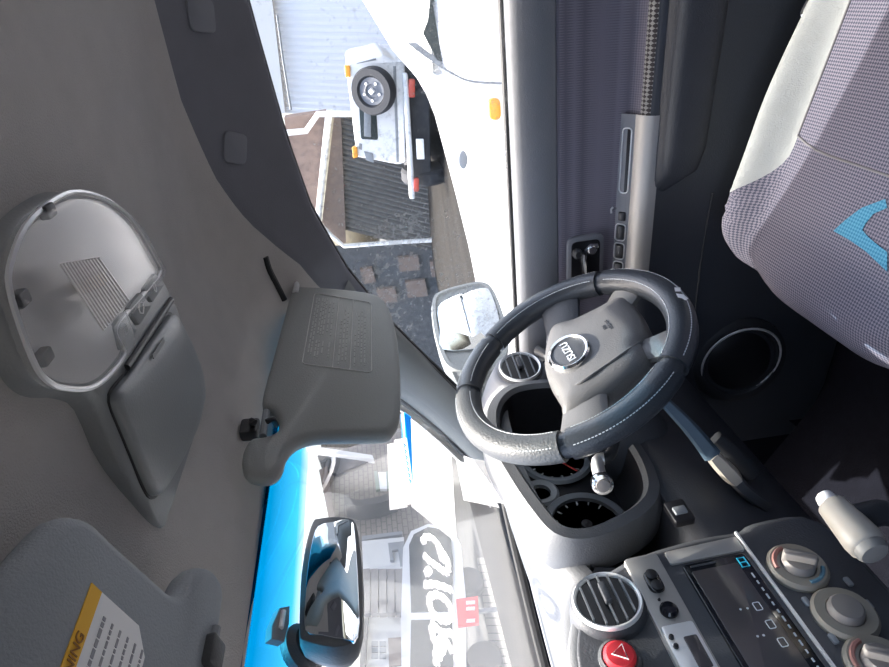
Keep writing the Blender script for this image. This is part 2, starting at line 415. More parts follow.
# windscreen surface
def ws(x, t):                       # x = -1..1 , t = 0 header .. 1 base
    xx = x*lerp(.56, .70, t); yh = .465-.06*xx*xx*3; yb = 1.04-.40*xx*xx
    return V((xx, lerp(yh, yb, t), lerp(1.09-.02*xx*xx, .733, t)+.012*sin(pi*t)))
W1 = empty('window_1', (0, .7, .9)); tag(W1, 'windscreen with a blue tinted band along its top edge', 'window', kind='structure')
nx, ny = 28, 14
top = [[ws(-1+2*i/nx, j/ny) for i in range(nx+1)] for j in range(ny+1)]
mb = MB(); mb.grid(top); wsg = build('glass_pane', mb, M['glass'], W1, 80); WT = bvh(wsg)
mb = MB(); mb.grid([[ws(-1+2*i/nx, j*.0125)-V((0, .002, .002)) for i in range(nx+1)] for j in range(9)]); build('sun_strip', mb, M['strip'], W1, 80)
mb = MB(); mb.tube([ws(-1+2*i/40, .985) for i in range(41)], .008); build('lower_seal', mb, M['rubber'], W1)

# A-pillar trim (driver side)
outp = [P(x, y, X=X) for x, y, X in ((350, 277, .607), (368, 299, .615), (390, 325, .622), (440, 375, .637), (470, 405, .645), (505, 440, .652))]
PN = V((0, .355, .47)).normalized(); P0 = V((0, .465, 1.088))
inp = [PP(x, y, P0, PN) for x, y in ((318, 345), (338, 358), (362, 374), (412, 408), (455, 445), (503, 494))]
pil = empty('trim_2', inp[5]); tag(pil, 'slanting dark windscreen pillar cover between windscreen and driver window', 'trim', kind='structure')
rows = []
for a, b in zip(catmull(outp, 5), catmull(inp, 5)):
    r = []; n = (CAM-a).normalized()
    for k in range(9):
        t = k/8; r.append(a.lerp(b, t)+n*.022*sin(pi*t)**.7)
    r.append(b+V((.03, .03, 0))); rows.append([a+V((.02, 0, .0))]+r)
rows0 = rows; build('pillar_cover', MB().grid(rows), M['pillar'], pil, 60)
build('pillar_seal', MB().tube(catmull(inp, 5), .004), M['rubber'], pil)
# outer body pillar
rows = [[a+V((.03, .0, .0)), a+V((.045, .03, .01)), b+V((.05, .05, .015)), b+V((.02, .03, .01))] for a, b in zip(catmull(outp, 4), catmull(inp, 4))]
build('pillar_skin', MB().grid(rows), M['carwhite'], pil)

# passenger side pillar, unseen, added to cut light on the headliner
lp = empty('trim_3', (-.64, .8, .75)); tag(lp, 'unseen dark windscreen pillar cover on the passenger side, added to block light', 'trim', kind='structure')
build('pillar_cover', MB().grid([[V((-p.x, p.y, p.z)) for p in r] for r in rows0]), M['pillar'], lp, 60)
# driver door window
W2 = empty('window_2', (.66, .2, .8)); tag(W2, 'dusty driver door window with black seals around it', 'window', kind='structure')
def gx(z): return lerp(.70, .58, (z-.70)/.38)
edge = [V((ex_(y)+.012, y, interp(EDGE, y)+.006)) for y in [-.6+.04*i for i in range(31)] if y <= .63]+[P(440, 375, X=.645), P(470, 405, X=.652), P(500, 440, X=.66)]
rows = [[V((lerp(p.x, gx(.66), k/10)+.004, p.y, lerp(p.z, .66, k/10))) for k in range(11)] for p in edge]
dg = build('door_glass', MB().grid(rows), M['doorglass'], W2, 80)
build('run_seal', MB().tube([p+V((-.002, 0, .0)) for p in edge], .004), M['rubber'], W2)
build('run_seal', MB().tube([p+V((.008, 0, -.006)) for p in edge], .003), M['rubber'], W2)

# ================================================================== driver door
door = empty('door_1', (.68, .2, 0)); tag(door, 'dark driver door panel with fabric insert, pull handle plate and round speaker', 'door', kind='structure')
def belt(y): return .7025-.052*(y-.02)
def arm(y): return .4925-.031*(y-.03)
yy = [-.6+.05*i for i in range(32)]
def strip(prof, name, m, ya=-.6, yb=.92, par=None, n=30, angle=35):
    rows = []
    for i in range(n+1):
        y = lerp(ya, yb, i/n); rows.append([V((x, y, z)) for x, z in prof(y)])
    return build(name, MB().grid(rows), m, par or door, angle)
# sill cap
strip(lambda y: [(.705, belt(y)-.04), (.702, belt(y)+.0), (.694, belt(y)+.006), (.684, belt(y)+.004), (.677, belt(y)-.001), (.673, belt(y)-.009),
                 (.670, belt(y)-.03), (.668, belt(y)-.064), (.671, belt(y)-.068), (.676, belt(y)-.069)], 'sill_cap', M['door_cap'], angle=50)
for dx, r in ((.7065, .0035), (.716, .003)):
    build('belt_seal', MB().tube([V((dx, y, belt(y)+.0075)) for y in (-.6, 0, .3, .6, .84)], r), M['rubber'], door)
build('outer_skin', MB().grid([[V((.725, y, belt(y))), V((.76, y, belt(y)-.03)), V((.80, y, .45)), V((.80, y, -.2))] for y in yy]), M['carwhite'], door)
# fabric insert
fab = strip(lambda y: [(.676, belt(y)-.067), (.669, belt(y)-.069), (.668, belt(y)-.075), (.674, lerp(belt(y)-.07, arm(y), .4)), (.675, lerp(belt(y)-.07, arm(y), .7)),
                 (.672, lerp(belt(y)-.07, arm(y), .9)), (.667, arm(y)+.010), (.658, arm(y)+.005), (.650, arm(y)+.0)], 'fabric_insert', M['door_fabric'], angle=70)
# arm rest shelf and lower panel
strip(lambda y: [(.650, arm(y)), (.640, arm(y)-.004), (.636, arm(y)-.012), (.637, arm(y)-.03), (.642, arm(y)-.05), (.645, arm(y)-.1), (.646, .30), (.648, .16), (.65, .02), (.66, 0)],
      'lower_panel', M['doorlow'], angle=60)
# weave strip inlay
strip(lambda y: [(.652, arm(y)+.0045), (.646, arm(y)+.003), (.641, arm(y)-.001), (.638, arm(y)-.006)], 'weave_strip', weave('silver_weave', (.04, .035, .035), (.26, .25, .24), 210, .5), -.6, .205, angle=80)
# arm rest pad
rows = []
for i in range(25):
    y = -.6+.93*i/24; e = sm((.33-y)/.05)
    zt, zb = arm(y)-.016, lerp(.44, .37, e); r = []
    for k in range(13):
        a = k/12; bul = (1-(2*a-1)**4)*(.6+.4*e)
        r.append(V((lerp(.642, .616, bul*(e*.98+.02)), y, lerp(zt, lerp(zt-.02, .375, e), a))))
    rows.append(r)
build('armrest_pad', MB().grid(rows), M['doorpad'], door, 70)
# pull handle / switch plate
sp = MB(); hp = []
rows = []
for i in range(21):
    y = .198+.31*i/20
    rows.append([V((.659, y, arm(y)+.0105)), V((.654, y, arm(y)+.009)), V((.648, y, arm(y)+.006)), V((.641, y, arm(y)+.002)), V((.636, y, arm(y)-.005)), V((.6335, y, arm(y)-.013)), V((.635, y, arm(y)-.026)), V((.641, y, arm(y)-.027))])
swp = build('switch_plate', MB().grid(rows), M['silver'], door, 60)
rows = [[V((.674, y, arm(y)+.028)), V((.671, y, arm(y)+.0265)), V((.658, y, arm(y)+.0115)), V((.656, y, arm(y)+.008))] for y in [.198+.31*i/20 for i in range(21)]]
tray = build('plate_inlay', MB().grid(rows), M['door_cap'], door, 60)
ex = V((0, 1, -.031)).normalized(); ey = V((.66, 0, .75)).normalized(); ez = ex.cross(ey); ez = ez if ez.z > 0 else -ez
def onplate(y, h=.016): return V((.6645, y, arm(y)+h+.0005))
fr = round2([(-.055, -.0075), (.055, -.0075), (.055, .0075), (-.055, .0075)], .007)
build('pull_recess', MB().plate(fr, .003, .001, onplate(.275, .0185), ex, ey, ez), M['black'], door)
rim = MB(); rim.tube([onplate(.275, .019)+ex*x+ey*y for x, y in fr], .0013, 6, True); build('recess_rim', rim, M['satin'], door)
build('lock_switch', MB().box(onplate(.372, .0185), (.016, .012, .006), ex, ey, ez, .002), M['black'], door)
for i, y in enumerate((.402, .438, .474)):
    sw = build('window_switch', MB().box(onplate(y, .0185), (.026, .014, .007), ex, ey, ez, .003), M['black'], door)
    q = round2([(-.0155, -.009), (.0155, -.009), (.0155, .009), (-.0155, .009)], .006)
    build('switch_surround', MB().tube([onplate(y, .020)+ex*a+ey*b for a, b in q], .0012, 6, True), M['satin'], sw)
# loose cord on the door
pth = [cast(x, y, bvh(fab)) for x, y in ((611, 211), (618, 207), (627, 204), (634, 197))]
pth = [p for p in pth if p]
if len(pth) > 1: build('loose_cord', MB().tube(pth, .0012, 6), M['ink'], door)
pth = [cast(x, y, bvh(fab)) for x, y in ((611, 213), (611, 209), (613, 207))]; pth = [p for p in pth if p]
if len(pth) > 1: build('cord_end', MB().tube(pth, .002, 6), M['paper'], door)
# inner release handle
c = P(584, 258, X=.671); ex = V((0, 1, -.05)).normalized(); ez = V((-1, 0, 0)); ey = ez.cross(ex)
if ey.z < 0: ey = -ey
o2 = round2([(-.045, -.036), (.075, -.036), (.075, .034), (-.045, .034)], .014)
hb = build('handle_bezel', MB().plate(o2, .012, .004, c+ez*.006, ex, ey, ez), M['door_cap'], door)
o2 = round2([(-.036, -.027), (.07, -.027), (.07, .026), (-.036, .026)], .01)
build('handle_cup', MB().plate(o2, .003, .0, c+ez*.0075, ex, ey, ez), M['black'], hb)
lv = MB(); lv.tube([c+ez*.012+ex*a+ey*b for a, b in ((-.024, -.02), (-.026, -.008), (-.02, 0), (0, .002), (.03, -.001), (.06, -.002))], lambda t: .006-.003*t, 8)
build('release_lever', lv, M['metal'], hb)
build('lever_pivot', MB().lathe([(.010, 0), (.010, .008), (.007, .012), (0, .012)], c+ez*.006+ex*-.02+ey*-.01, ez, 18), M['metal'], hb)
build('lock_knob', MB().lathe([(.009, 0), (.009, .01), (.005, .013), (0, .013)], c+ez*.006+ex*-.016+ey*.017, ez, 16), M['darkplastic'], hb)
# speaker
c = P(738, 360, X=.642); ez = V((-1, -.1, .12)).normalized()
spk = build('speaker_housing', MB().lathe([(.098, -.02), (.094, .006), (.084, .012), (.074, .012), (.070, .006), (0, .002)], c, ez, 40), M['darkplastic'], door)
build('speaker_ring', MB().tube([c+ez*.012+(V((0, 1, 0)).cross(ez).normalized()*cos(a)+V((0, 1, .1)).normalized()*sin(a))*.0775 for a in [2*pi*k/40 for k in range(40)]], .0024, 8, True), M['satin'], spk)
build('speaker_grille', MB().lathe([(.069, .002), (.06, .008), (.03, .011), (0, .012)], c, ez, 36), M['black'], spk)
# vertical seam between pad and map pocket
build('pocket_seam', MB().tube([P(x, y, X=.644) for x, y in ((713, 193), (706, 230), (700, 270), (693, 330))], .0025, 6), M['doorpad'], door)

# ================================================================== rest of the shell
fl = build('floor', MB().grid([[V((x, y, z)) for x in (-.8, -.3, 0, .3, .66)] for y, z in ((-.8, 0), (.2, 0), (.8, 0), (1.05, .12), (1.2, .45))]), M['carpet'])
tag(fl, 'dark carpeted cabin floor and footwell', 'floor', kind='structure')
mb = MB(); mb.grid([[V((x, y, z)) for x in (-.8, .72)] for y, z in ((1.2, .45), (1.10, .65), (1.05, .73))]); mb.grid([[V((.66, 1.2, 0)), V((.66, 1.2, .7))], [V((.648, .88, 0)), V((.66, .88, .68))]])
b_ = build('wall_front', mb, M['carpet']); tag(b_, 'dark bulkhead closing the footwell under the dashboard', 'wall', kind='structure')
mb = MB(); mb.grid([[V((-.70, y, z)) for y in (-.8, 1.1)] for z in (0, .69)]); mb.grid([[V((-.70, y, .69)) for y in (-.8, -.05)], [V((-.62, y, 1.09)) for y in (-.8, -.05)]])  # unseen side, upper panel added to cut light from the left
b_ = build('wall_left', mb, M['doorlow']); tag(b_, 'unseen passenger side door panel with an upper part added to block light', 'wall', kind='structure')
mb = MB(); mb.grid([[V((x, -.75, z)) for x in (-.7, .7)] for z in (0, .80)]); mb.grid([[V((-.7, -.75, .8)), V((-.35, -.75, .8))], [V((-.62, -.72, 1.12)), V((-.35, -.72, 1.15))]])  # unseen, height and corner panel added to dim the cabin
b_ = build('wall_back', mb, M['doorlow']); tag(b_, 'unseen dark cabin back panel behind the seats, raised to limit light', 'wall', kind='structure')
# gearbox tunnel
mb = MB(); rows = []
for y, z, w in ((-.3, .20, .095), (.1, .22, .095), (.3, .27, .095), (.45, .32, .095), (.56, .36, .095)):
    rows.append([V((.012-w, y, 0)), V((.012-w, y, z-.03)), V((.012-w+.03, y, z)), V((.012+w-.03, y, z)), V((.012+w, y, z-.03)), V((.012+w, y, 0))])
mb.grid(rows); tun = build('centre_console', mb, M['black'], loc=(.012, .2, 0), angle=40)
tag(tun, 'dark plastic console over the tunnel under the gear lever', 'console')

# ================================================================== DASHBOARD
dash = empty('dashboard', (.3, .75, .3))
tag(dash, 'dark dashboard with instrument hood, round air vents and centre stack', 'dashboard')
CX = .012
def lipz(x):
    a = abs(x-CX)
    zc = .800-.06*(a/.16)**2 if a < .16 else .74
    zh = .752+.040*max(0, 1-((x-.36)/.19)**2)**.6 if .17 < x < .55 else .73
    return max(zc, zh) if x < .61 else lerp(.745, .73, (x-.61)/.1)
def lipy(x):
    return interp([(-.7, .66), (-.2, .64), (0, .62), (.16, .645), (.25, .625), (.4, .615), (.5, .63), (.56, .68), (.62, .70), (.7, .73)], x)
def base(x): xx = x; return V((xx, 1.04-.40*xx*xx+.02, .722))
xs = [-.70+1.395*i/70 for i in range(71)]
rows = []
for x in xs:
    yl, zl = lipy(x), lipz(x); b = base(x); r = []
    for k in range(9):
        t = k/8; r.append(V((x, lerp(b.y, yl+.03, t), lerp(b.z, zl, sm(t)))))
    for a in range(1, 6):
        an = a/5*pi/2; r.append(V((x, yl+.03-.03*sin(an), zl-.03*(1-cos(an)))))
    rows.append(r)
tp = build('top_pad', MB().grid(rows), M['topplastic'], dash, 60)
# lower fascia
def fascia_pts(x):
    yl, zl = lipy(x), lipz(x)
    f = sm((x-.17)/.03)*(1-sm((x-.53)/.04))
    return [V((x, yl, zl-.03)), V((x, lerp(yl, .73, f), zl-.034)), V((x, lerp(.66, .735, f), .66)), V((x, lerp(.635, .73, f), .605)), V((x, .61, .60)), V((x, .60, .575)), V((x, .61, .52)), V((x, .64, .44)), V((x, .70, .36)), V((x, .80, .30))]
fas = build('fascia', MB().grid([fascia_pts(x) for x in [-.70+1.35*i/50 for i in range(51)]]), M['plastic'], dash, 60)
# side cheek of dash at the door
build('end_cheek', MB().loft([[p for p in fascia_pts(.655)]+[V((.655, .95, .72)), V((.655, .8, .735))], [p+V((.02, 0, 0)) for p in fascia_pts(.655)]+[V((.675, .95, .72)), V((.675, .8, .735))]]), M['plastic'], dash)
# --- instrument binnacle
op = [(.197, .722), (.206, .745), (.24, .757), (.29, .768), (.36, .779), (.40, .780), (.45, .772), (.488, .752), (.508, .722), (.507, .67), (.485, .63), (.43, .612), (.36, .606), (.30, .606), (.25, .618), (.222, .645), (.203, .69)]
op = [tuple(p) for p in catmull([V((x, z, 0)) for x, z in op], 4, True)]
op = [(p[0], p[1]) for p in op]
def oy(z, d=0): return .598+(.78-z)*-.02+d
out1 = inset(op, -.028); out2 = inset(op, -.020); in0 = inset(op, -.006)
R_ = lambda o2, yf: [V((x, yf(x, z), z)) for x, z in o2]
rings = [R_(out1, lambda x, z: .66), R_(out1, lambda x, z: .625), R_(out2, lambda x, z: .605), R_(in0, lambda x, z: .602), R_(op, lambda x, z: .610)]
hood = build('instrument_hood', MB().loft(rings, False, False), M['topplastic'], dash, 50)
build('hood_liner', MB().loft([R_(op, lambda x, z: .6095), R_(inset(op, .004), lambda x, z: .65), R_(inset(op, .012), lambda x, z: .70)], False, False), M['black'], hood)
cl = build('instrument_face', MB().loft([R_(inset(op, .010), lambda x, z: .715), R_(inset(op, .010), lambda x, z: .698)]), M['black'], hood)
for cx_, cz_, r_ in ((.278, .682, .060), (.425, .685, .058), (.352, .730, .025)):
    c = V((cx_, .697, cz_)); n = V((0, -1, 0))
    build('dial_ring', MB().lathe([(r_, 0), (r_+.004, .004), (r_, .008), (r_-.009, .006), (r_-.010, 0)], c, n, 36), M['dial'], hood)
    tk = MB()
    for k in range(13):
        a = radians(-135+22.5*k); d = V((sin(a), 0, cos(a))); tk.box(c+n*.001+d*r_*.74, (.002, .001, .008 if k % 2 == 0 else .005), V((cos(a), 0, -sin(a))), n, d)
    build('dial_marks', tk, M['print'], hood)
    if r_ > .05:
        a = radians(-118 if cx_ < .35 else -125); d = V((sin(a), 0, cos(a)))
        nd = MB().box(c+n*.004+d*r_*.35, (.002, .0015, r_*.85), V((cos(a), 0, -sin(a))), n, d); build('needle', nd, M['needle'], hood)
        build('needle_hub', MB().lathe([(.008, 0), (.008, .005), (0, .006)], c, n, 16), M['black'], hood)
# --- round vent builder
def vent(c, n, r, slat_dir, nsl, parent, ringmat, bodymat, knob=True, name='air_vent'):
    n = V(n).normalized(); c = V(c)
    body = build(name, MB().lathe([(r*1.12, -.03), (r*1.10, -.006), (r*1.04, .001), (r*.97, .003)], c, n, 40), bodymat, parent, 50)
    build('vent_ring', MB().lathe([(r*1.0, 0), (r*1.0, .004), (r*.96, .007), (r*.90, .006), (r*.86, .002), (r*.86, -.004), (r*1.0, -.004)], c, n, 40), ringmat, body, 50)
    build('vent_throat', MB().lathe([(r*.86, .0035), (r*.1, .0034), (0, .0034)], c, n, 40), M['black'], body)
    s = V(slat_dir); s = (s-n*s.dot(n)).normalized(); q = n.cross(s)
    for k in range(nsl):
        o = (k-(nsl-1)/2)*(1.5*r/nsl); L = 2*sqrt(max(1e-5, (r*.84)**2-o*o))
        build('vent_slat', MB().box(c+q*o+n*.005, (L, .0018, .006), s, q, n), M['dial'], body)  # grey slats, their sunlit edges put into the colour
    if knob: build('vent_knob', MB().box(c+n*.009+s*r*.15, (r*.7, r*.2, .008), s, q, n, .002), bodymat, body)
    return body
# right hand vent pod
vc = P(520, 370, X=.60); 
pod = build('vent_pod', MB().lathe([(.075, -.085), (.066, -.05), (.052, -.012), (.047, 0), (.040, .001), (0, .001)], vc, V((-.18, -1, .06)), 36, sy=1.0), M['door_cap'], dash, 60)
vent(vc+V((0, -.004, 0)), (-.18, -1, .06), .039, (1, 0, 0), 4, dash, M['satin'], M['plastic'])
# --- centre stack
SN = V((0, -1, .06)).normalized(); S0 = V((CX, .585, .64)); SX = V((1, 0, 0)); SY = SN.cross(SX)
if SY.z < 0: SY = -SY
def st(x, y, d=0): p = PP(x, y, S0+SN*d, SN)-S0; return (p.dot(SX), p.dot(SY))
def stp(a, b, d=0): return S0+SX*a+SY*b+SN*d
def sym(h): return h+[(-x, y) for x, y in reversed(h)]
arch = [st(x, y) for x, y in ((574, 645), (580, 610), (600, 580), (640, 556), (700, 538), (741, 531))]
arch = [(.0, arch[0][1]+.006)]+[(x, y) for x, y in arch]+[(.128, -.11), (.125, -.17), (.09, -.19)]
half = [(p.x, p.y) for p in catmull([V((x, y, 0)) for x, y in arch], 3)]
full = half+[(-x, y) for x, y in reversed(half) if x > .001]
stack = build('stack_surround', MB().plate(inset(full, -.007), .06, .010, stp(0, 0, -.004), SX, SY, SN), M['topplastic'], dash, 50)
face = build('stack_face', MB().plate(inset(full, .003), .012, .003, stp(0, 0, 0), SX, SY, SN), M['plastic'], dash, 50)
a, b = st(607, 607); vent(stp(a, b, .007), SN+V((.08, 0, .05)), .037, (1, 0, 0), 5, dash, M['satin'], M['plastic'])
vent(stp(-a, b, .007), SN+V((-.08, 0, .05)), .037, (1, 0, 0), 5, dash, M['satin'], M['plastic'])
a, b = st(617, 654)
hz = build('hazard_surround', MB().lathe([(.021, 0), (.021, .004), (.018, .006), (.0165, .004)], stp(0, b), SN, 28), M['topplastic'], dash)
build('hazard_button', MB().lathe([(.016, .003), (.016, .008), (.013, .011), (0, .0125)], stp(0, b), SN, 28, sy=1), M['red'], hz)
build('hazard_triangle', MB().tube([stp(x, b+y, .0125) for x, y in ((-.008, -.005), (.008, -.005), (0, .008))], .0009, 6, True), M['white'], hz)
# silver bar with clock and switches
zb1, zb0 = st(622, 560)[1], st(657, 556)[1]
bar = build('silver_bar', MB().plate(round2([(-.112, zb0), (.112, zb0), (.111, zb1), (-.111, zb1)], .006), .008, .002, stp(0, 0, .004), SX, SY, SN), M['silver'], dash)
zb = (zb0+zb1)/2
a1, b1 = st(653, 585); a2, b2 = st(669, 613); a3, b3 = st(688, 652); a4, b4 = st(665, 601)
build('oval_switch', MB().plate(round2([(a1-.014, zb-.0085), (a1+.014, zb-.0085), (a1+.014, zb+.0085), (a1-.014, zb+.0085)], .0085), .006, .002, stp(0, 0, .008), SX, SY, SN), M['gloss'], bar)
for s_ in (-1, 1): build('switch_button', MB().lathe([(.0065, 0), (.0065, .002), (.004, .003), (0, .003)], stp(a1+s_*.007, zb, .008), SN, 18), M['black'], bar)
build('round_switch', MB().lathe([(.0095, 0), (.0095, .004), (.007, .007), (0, .008)], stp(a2, zb, .003), SN, 24), M['gloss'], bar)
build('indicator_lamp', MB().lathe([(.0018, 0), (.0012, .002), (0, .002)], stp(a4, zb+.004, .004), SN, 10), M['black'], bar)
build('clock_plate', MB().plate(round2([(a3-.030, zb0+.003), (a3+.028, zb0+.003), (a3+.028, zb1-.003), (a3-.030, zb1-.003)], .004), .004, .001, stp(0, 0, .006), SX, SY, SN), M['satin'], bar)
build('clock_window', MB().plate(round2([(a3-.022, zb0+.007), (a3+.012, zb0+.007), (a3+.012, zb0+.021), (a3-.022, zb0+.021)], .002), .002, .0005, stp(0, 0, .0072), SX, SY, SN), M['screen'], bar)
for s_ in (.004, .014): build('clock_button', MB().lathe([(.0028, 0), (.0025, .003), (0, .0035)], stp(a3+s_, zb1-.008, .006), SN, 12), M['black'], bar)
# radio
rt, rb_, rr = st(680, 565)[1], st(745, 557)[1], st(712, 561)[0]
radio = build('radio', MB().plate(round2([(-rr, rb_), (rr, rb_), (rr, rt), (-rr, rt)], .004), .01, .0015, stp(0, 0, .0035), SX, SY, SN), M['gloss'], dash)
build('radio_screen', MB().plate(round2([(-rr+.012, rb_+.014), (rr-.011, rb_+.014), (rr-.011, rt-.006), (-rr+.012, rt-.006)], .002), .002, .0005, stp(0, 0, .0042), SX, SY, SN), M['screen'], radio)
build('disc_slot', MB().box(stp(rr-.005, (rt+rb_)/2+.014, .0038), (.002, .03, .001), SX, SY, SN), M['plastic'], radio)
for k, (px, py) in enumerate(((757, 609), (770, 627), (782, 645))):
    a, b = st(px, py); ic = round2([(-.0045, -.0035), (.0045, -.0035), (.0045, .0035), (-.0045, .0035)], .0015)
    build('screen_icon', MB().tube([stp(a+x, b+y, .0046) for x, y in ic], .0005, 5, True), M['icon'], radio)
for px, py in ((740, 612), (747, 611), (757, 639), (763, 638)):
    a, b = st(px, py); build('screen_dot', MB().lathe([(.0012, 0), (.0012, .0004), (0, .0004)], stp(a, b, .0043), SN, 10), M['icon'], radio)
mk = MB()
for k in range(14):
    a = rr-.03-k*.009; mk.box(stp(a, rb_+.007, .0038), (.004 if k % 3 else .006, .0016, .0006), SX, SY, SN)
build('radio_markings', mk, M['icon'], radio)
for a in (rr-.012, -rr+.012):
    q = [(-.006, -.004), (.006, -.004), (.006, .004), (-.006, .004)]
    g = MB().tube([stp(a+x, rb_+.008+y, .004) for x, y in q], .0009, 5, True); g.box(stp(a, rb_+.008, .004), (.001, .008, .001), SX, SY, SN)
    build('radio_logo_mark', g, M['cyan'], radio)
for yq in (rb_-.007, ): build('radio_trim', MB().box(stp(0, yq, .003), (.235, .0025, .004), SX, SY, SN), M['satin'], dash)
for sx in (-1, 1): build('radio_side_trim', MB().plate(round2([(sx*(rr+.004), rb_-.004), (sx*(rr+.024), rb_-.004), (sx*(rr+.022), rt+.010), (sx*(rr+.004), rt+.010)], .003), .006, .001, stp(0, 0, .003), SX, SY, SN), M['silver'], dash)
# climate knobs
kp = [st(797, 569), st(844, 616)]
kp.append((-kp[0][0], kp[0][1]-.004))
for i, (a, b) in enumerate(kp):
    ring = build('climate_dial', MB().lathe([(.031, 0), (.031, .004), (.028, .008), (.018, .008), (.017, .004)], stp(a, b), SN, 36), M['brown'], dash)
    build('dial_centre', MB().lathe([(.0175, .003), (.0165, .013), (.014, .016), (0, .017)], stp(a, b), SN, 28), M['knob'], ring)
    if i != 1:
        build('dial_grip', MB().box(stp(a, b, .016), (.034, .010, .018), (SX*.5+SY*.866), (SY*.5-SX*.866), SN, .004), M['knob'], ring)
        ar = MB(); ar.tube([stp(a+.0235*cos(t), b+.0235*sin(t), .0082) for t in [radians(175+9*k) for k in range(9)]], .0022, 6); build('cold_mark', ar, mat('cold_blue', (.10, .22, .30), .6), ring)
        ar = MB(); ar.tube([stp(a+.0235*cos(t), b+.0235*sin(t), .0082) for t in [radians(10+10*k) for k in range(9)]], .0026, 6); build('warm_mark', ar, mat('warm_red', (.30, .14, .12), .6), ring)
for px, py in ((806, 603), (832, 594), (833, 640), (875, 645), (848, 583), (868, 606)):
    a, b = st(px, py); build('climate_button', MB().box(stp(a, b, .002), (.011, .006, .004), SX, SY, SN, .002), M['dial'], dash)
# blank switch beside the column
c = PP(679, 513, V((.16, .592, .6)), V((0, -1, .1))); ex, ez = V((1, 0, 0)), V((0, -1, .1)).normalized(); ey = ez.cross(ex)
if ey.z < 0: ey = -ey
swb = build('switch_blank', MB().box(c, (.034, .026, .012), ex, ey, ez, .003), M['black'], dash)
build('rocker', MB().box(c+ex*-.002+ez*.006, (.012, .016, .006), ex, ey, ez, .002), M['dial'], swb)

# ================================================================== STEERING WHEEL
WT_ = radians(29); WC = P(567, 358, X=.40)
WN = V((0, -cos(WT_), sin(WT_))); WA = V((1, 0, 0)); WB = V((0, sin(WT_), cos(WT_)))
ROT = radians(0)
wheel = empty('steering_wheel', WC); tag(wheel, 'black leather covered four spoke steering wheel with chrome ringed badge', 'steering wheel')
def wp(a, b, h=0): return WC+WA*a+WB*b+WN*h
def wpx(x, y, h=0): p = PP(x, y, WC+WN*h, WN)-WC; return (p.dot(WA), p.dot(WB))
RR, rt_ = .166, .0178
def torus(a0, a1, R, rw, rh, n, seg=16, h=0):
    rows = []
    for i in range(n+1):
        a = lerp(a0, a1, i/n); d = WA*cos(a)+WB*sin(a)
        rows.append([WC+d*(R+rw*cos(2*pi*k/seg))+WN*(h+rh*sin(2*pi*k/seg)) for k in range(seg)])
    return rows
build('rim', MB().grid(torus(0, 2*pi, RR, .0165, .0165, 96), True), M['leather'], wheel, 80)
# four thicker leather pads of the cover with seams between
for a0, a1, m in ((-40, 32, 'leather'), (36, 72, 'leather'), (76, 158, 'leather2'), (162, 216, 'leather'), (220, 316, 'leather')):
    rows = torus(radians(a0), radians(a1), RR, .0202, .0202, 30)
    rows = [torus(radians(a0), radians(a0), RR, .0168, .0168, 1)[0]]+rows+[torus(radians(a1), radians(a1), RR, .0168, .0168, 1)[0]]
    cv = build('rim_cover', MB().grid(rows, True), M[m], wheel, 60)
    for ring_a in ((.70 if m == 'leather' else .85), 2.2):
        stt = MB(); n = int((a1-a0)/1.6)
        for k in range(n):
            a = radians(a0+3+(a1-a0-6)*k/max(1, n-1)); d = WA*cos(a)+WB*sin(a); tt = -WA*sin(a)+WB*cos(a)
            p = WC+d*(RR+.0204*cos(ring_a))+WN*.0204*sin(ring_a)
            nn = d*cos(ring_a)+WN*sin(ring_a)
            stt.box(p, (.0030, .0011, .0010), tt, nn.cross(tt), nn)
        build('stitching', stt, M['stitch'], cv)
# worn patch where the leather has split
rimT = BVHTree.FromPolygons(*(lambda g: ([tuple(v) for v in g.v], g.f))(MB().grid(torus(0, 2*pi, RR, .0204, .0204, 96), True)))
# hub pad (airbag cover)
HH = -.012
hub_px = [(550, 322), (543, 338), (540, 358), (544, 378), (556, 399), (560, 416), (576, 411), (596, 397), (614, 384), (634, 368), (646, 354), (643, 341), (646, 328), (641, 312), (632, 299), (621, 291), (597, 303), (572, 315)]
hub2 = [wpx(x, y, HH+.012) for x, y in hub_px]
ca = sum(p[0] for p in hub2)/len(hub2)
hub2 = [(p.x, p.y) for p in catmull([V((a, b, 0)) for a, b in hub2], 4, True)]
mb = MB(); rings = []
for ins, h in ((0, -.045), (0, -.012), (.003, .001), (.009, .010), (.022, .016), (.038, .0185)):
    rings.append([wp(a, b, HH+h) for a, b in shr(hub2, ins)])
mb.loft(rings); hub = build('hub_pad', mb, M['hub'], wheel, 50)
HT = bvh(hub)
# mould line in the pad and lettering
pts = [cast(x, y, HT, .0003) for x, y in ((558, 397), (580, 383), (605, 366), (625, 352), (641, 341))]; pts = [p for p in pts if p]
if len(pts) > 2: build('pad_crease', MB().tube(catmull(pts, 5), .0022, 6), M['hub'], hub)
# badge
bc = cast(569.5, 353.5, HT, .001); bn = WN
o2 = ell2(.034, .0285, 40)
bd = build('badge_disc', MB().plate(inset(o2, .002), .004, .001, bc+bn*.003, WA, WB, WN), M['plastic'], hub)
mbr = MB(); mbr.loft([[bc+WA*x+WB*y+WN*h for x, y in inset(o2, i)] for i, h in ((-.0035, -.003), (-.0035, .003), (-.001, .006), (.002, .005), (.003, .001))], False, False)
build('badge_ring', mbr, M['metal'], hub)
build('badge_lettering', text_mesh('ISUZU', .0165, bc+WN*.0036, WA, WB, .0006, xs=1.05), M['satin'], hub)
tcen = cast(607, 326, HT, .0004)
tm = text_mesh('SRS\nAIRBAG', .0075, tcen, WA, WB, .0003); build('pad_lettering', tm, M['plastic'], hub)
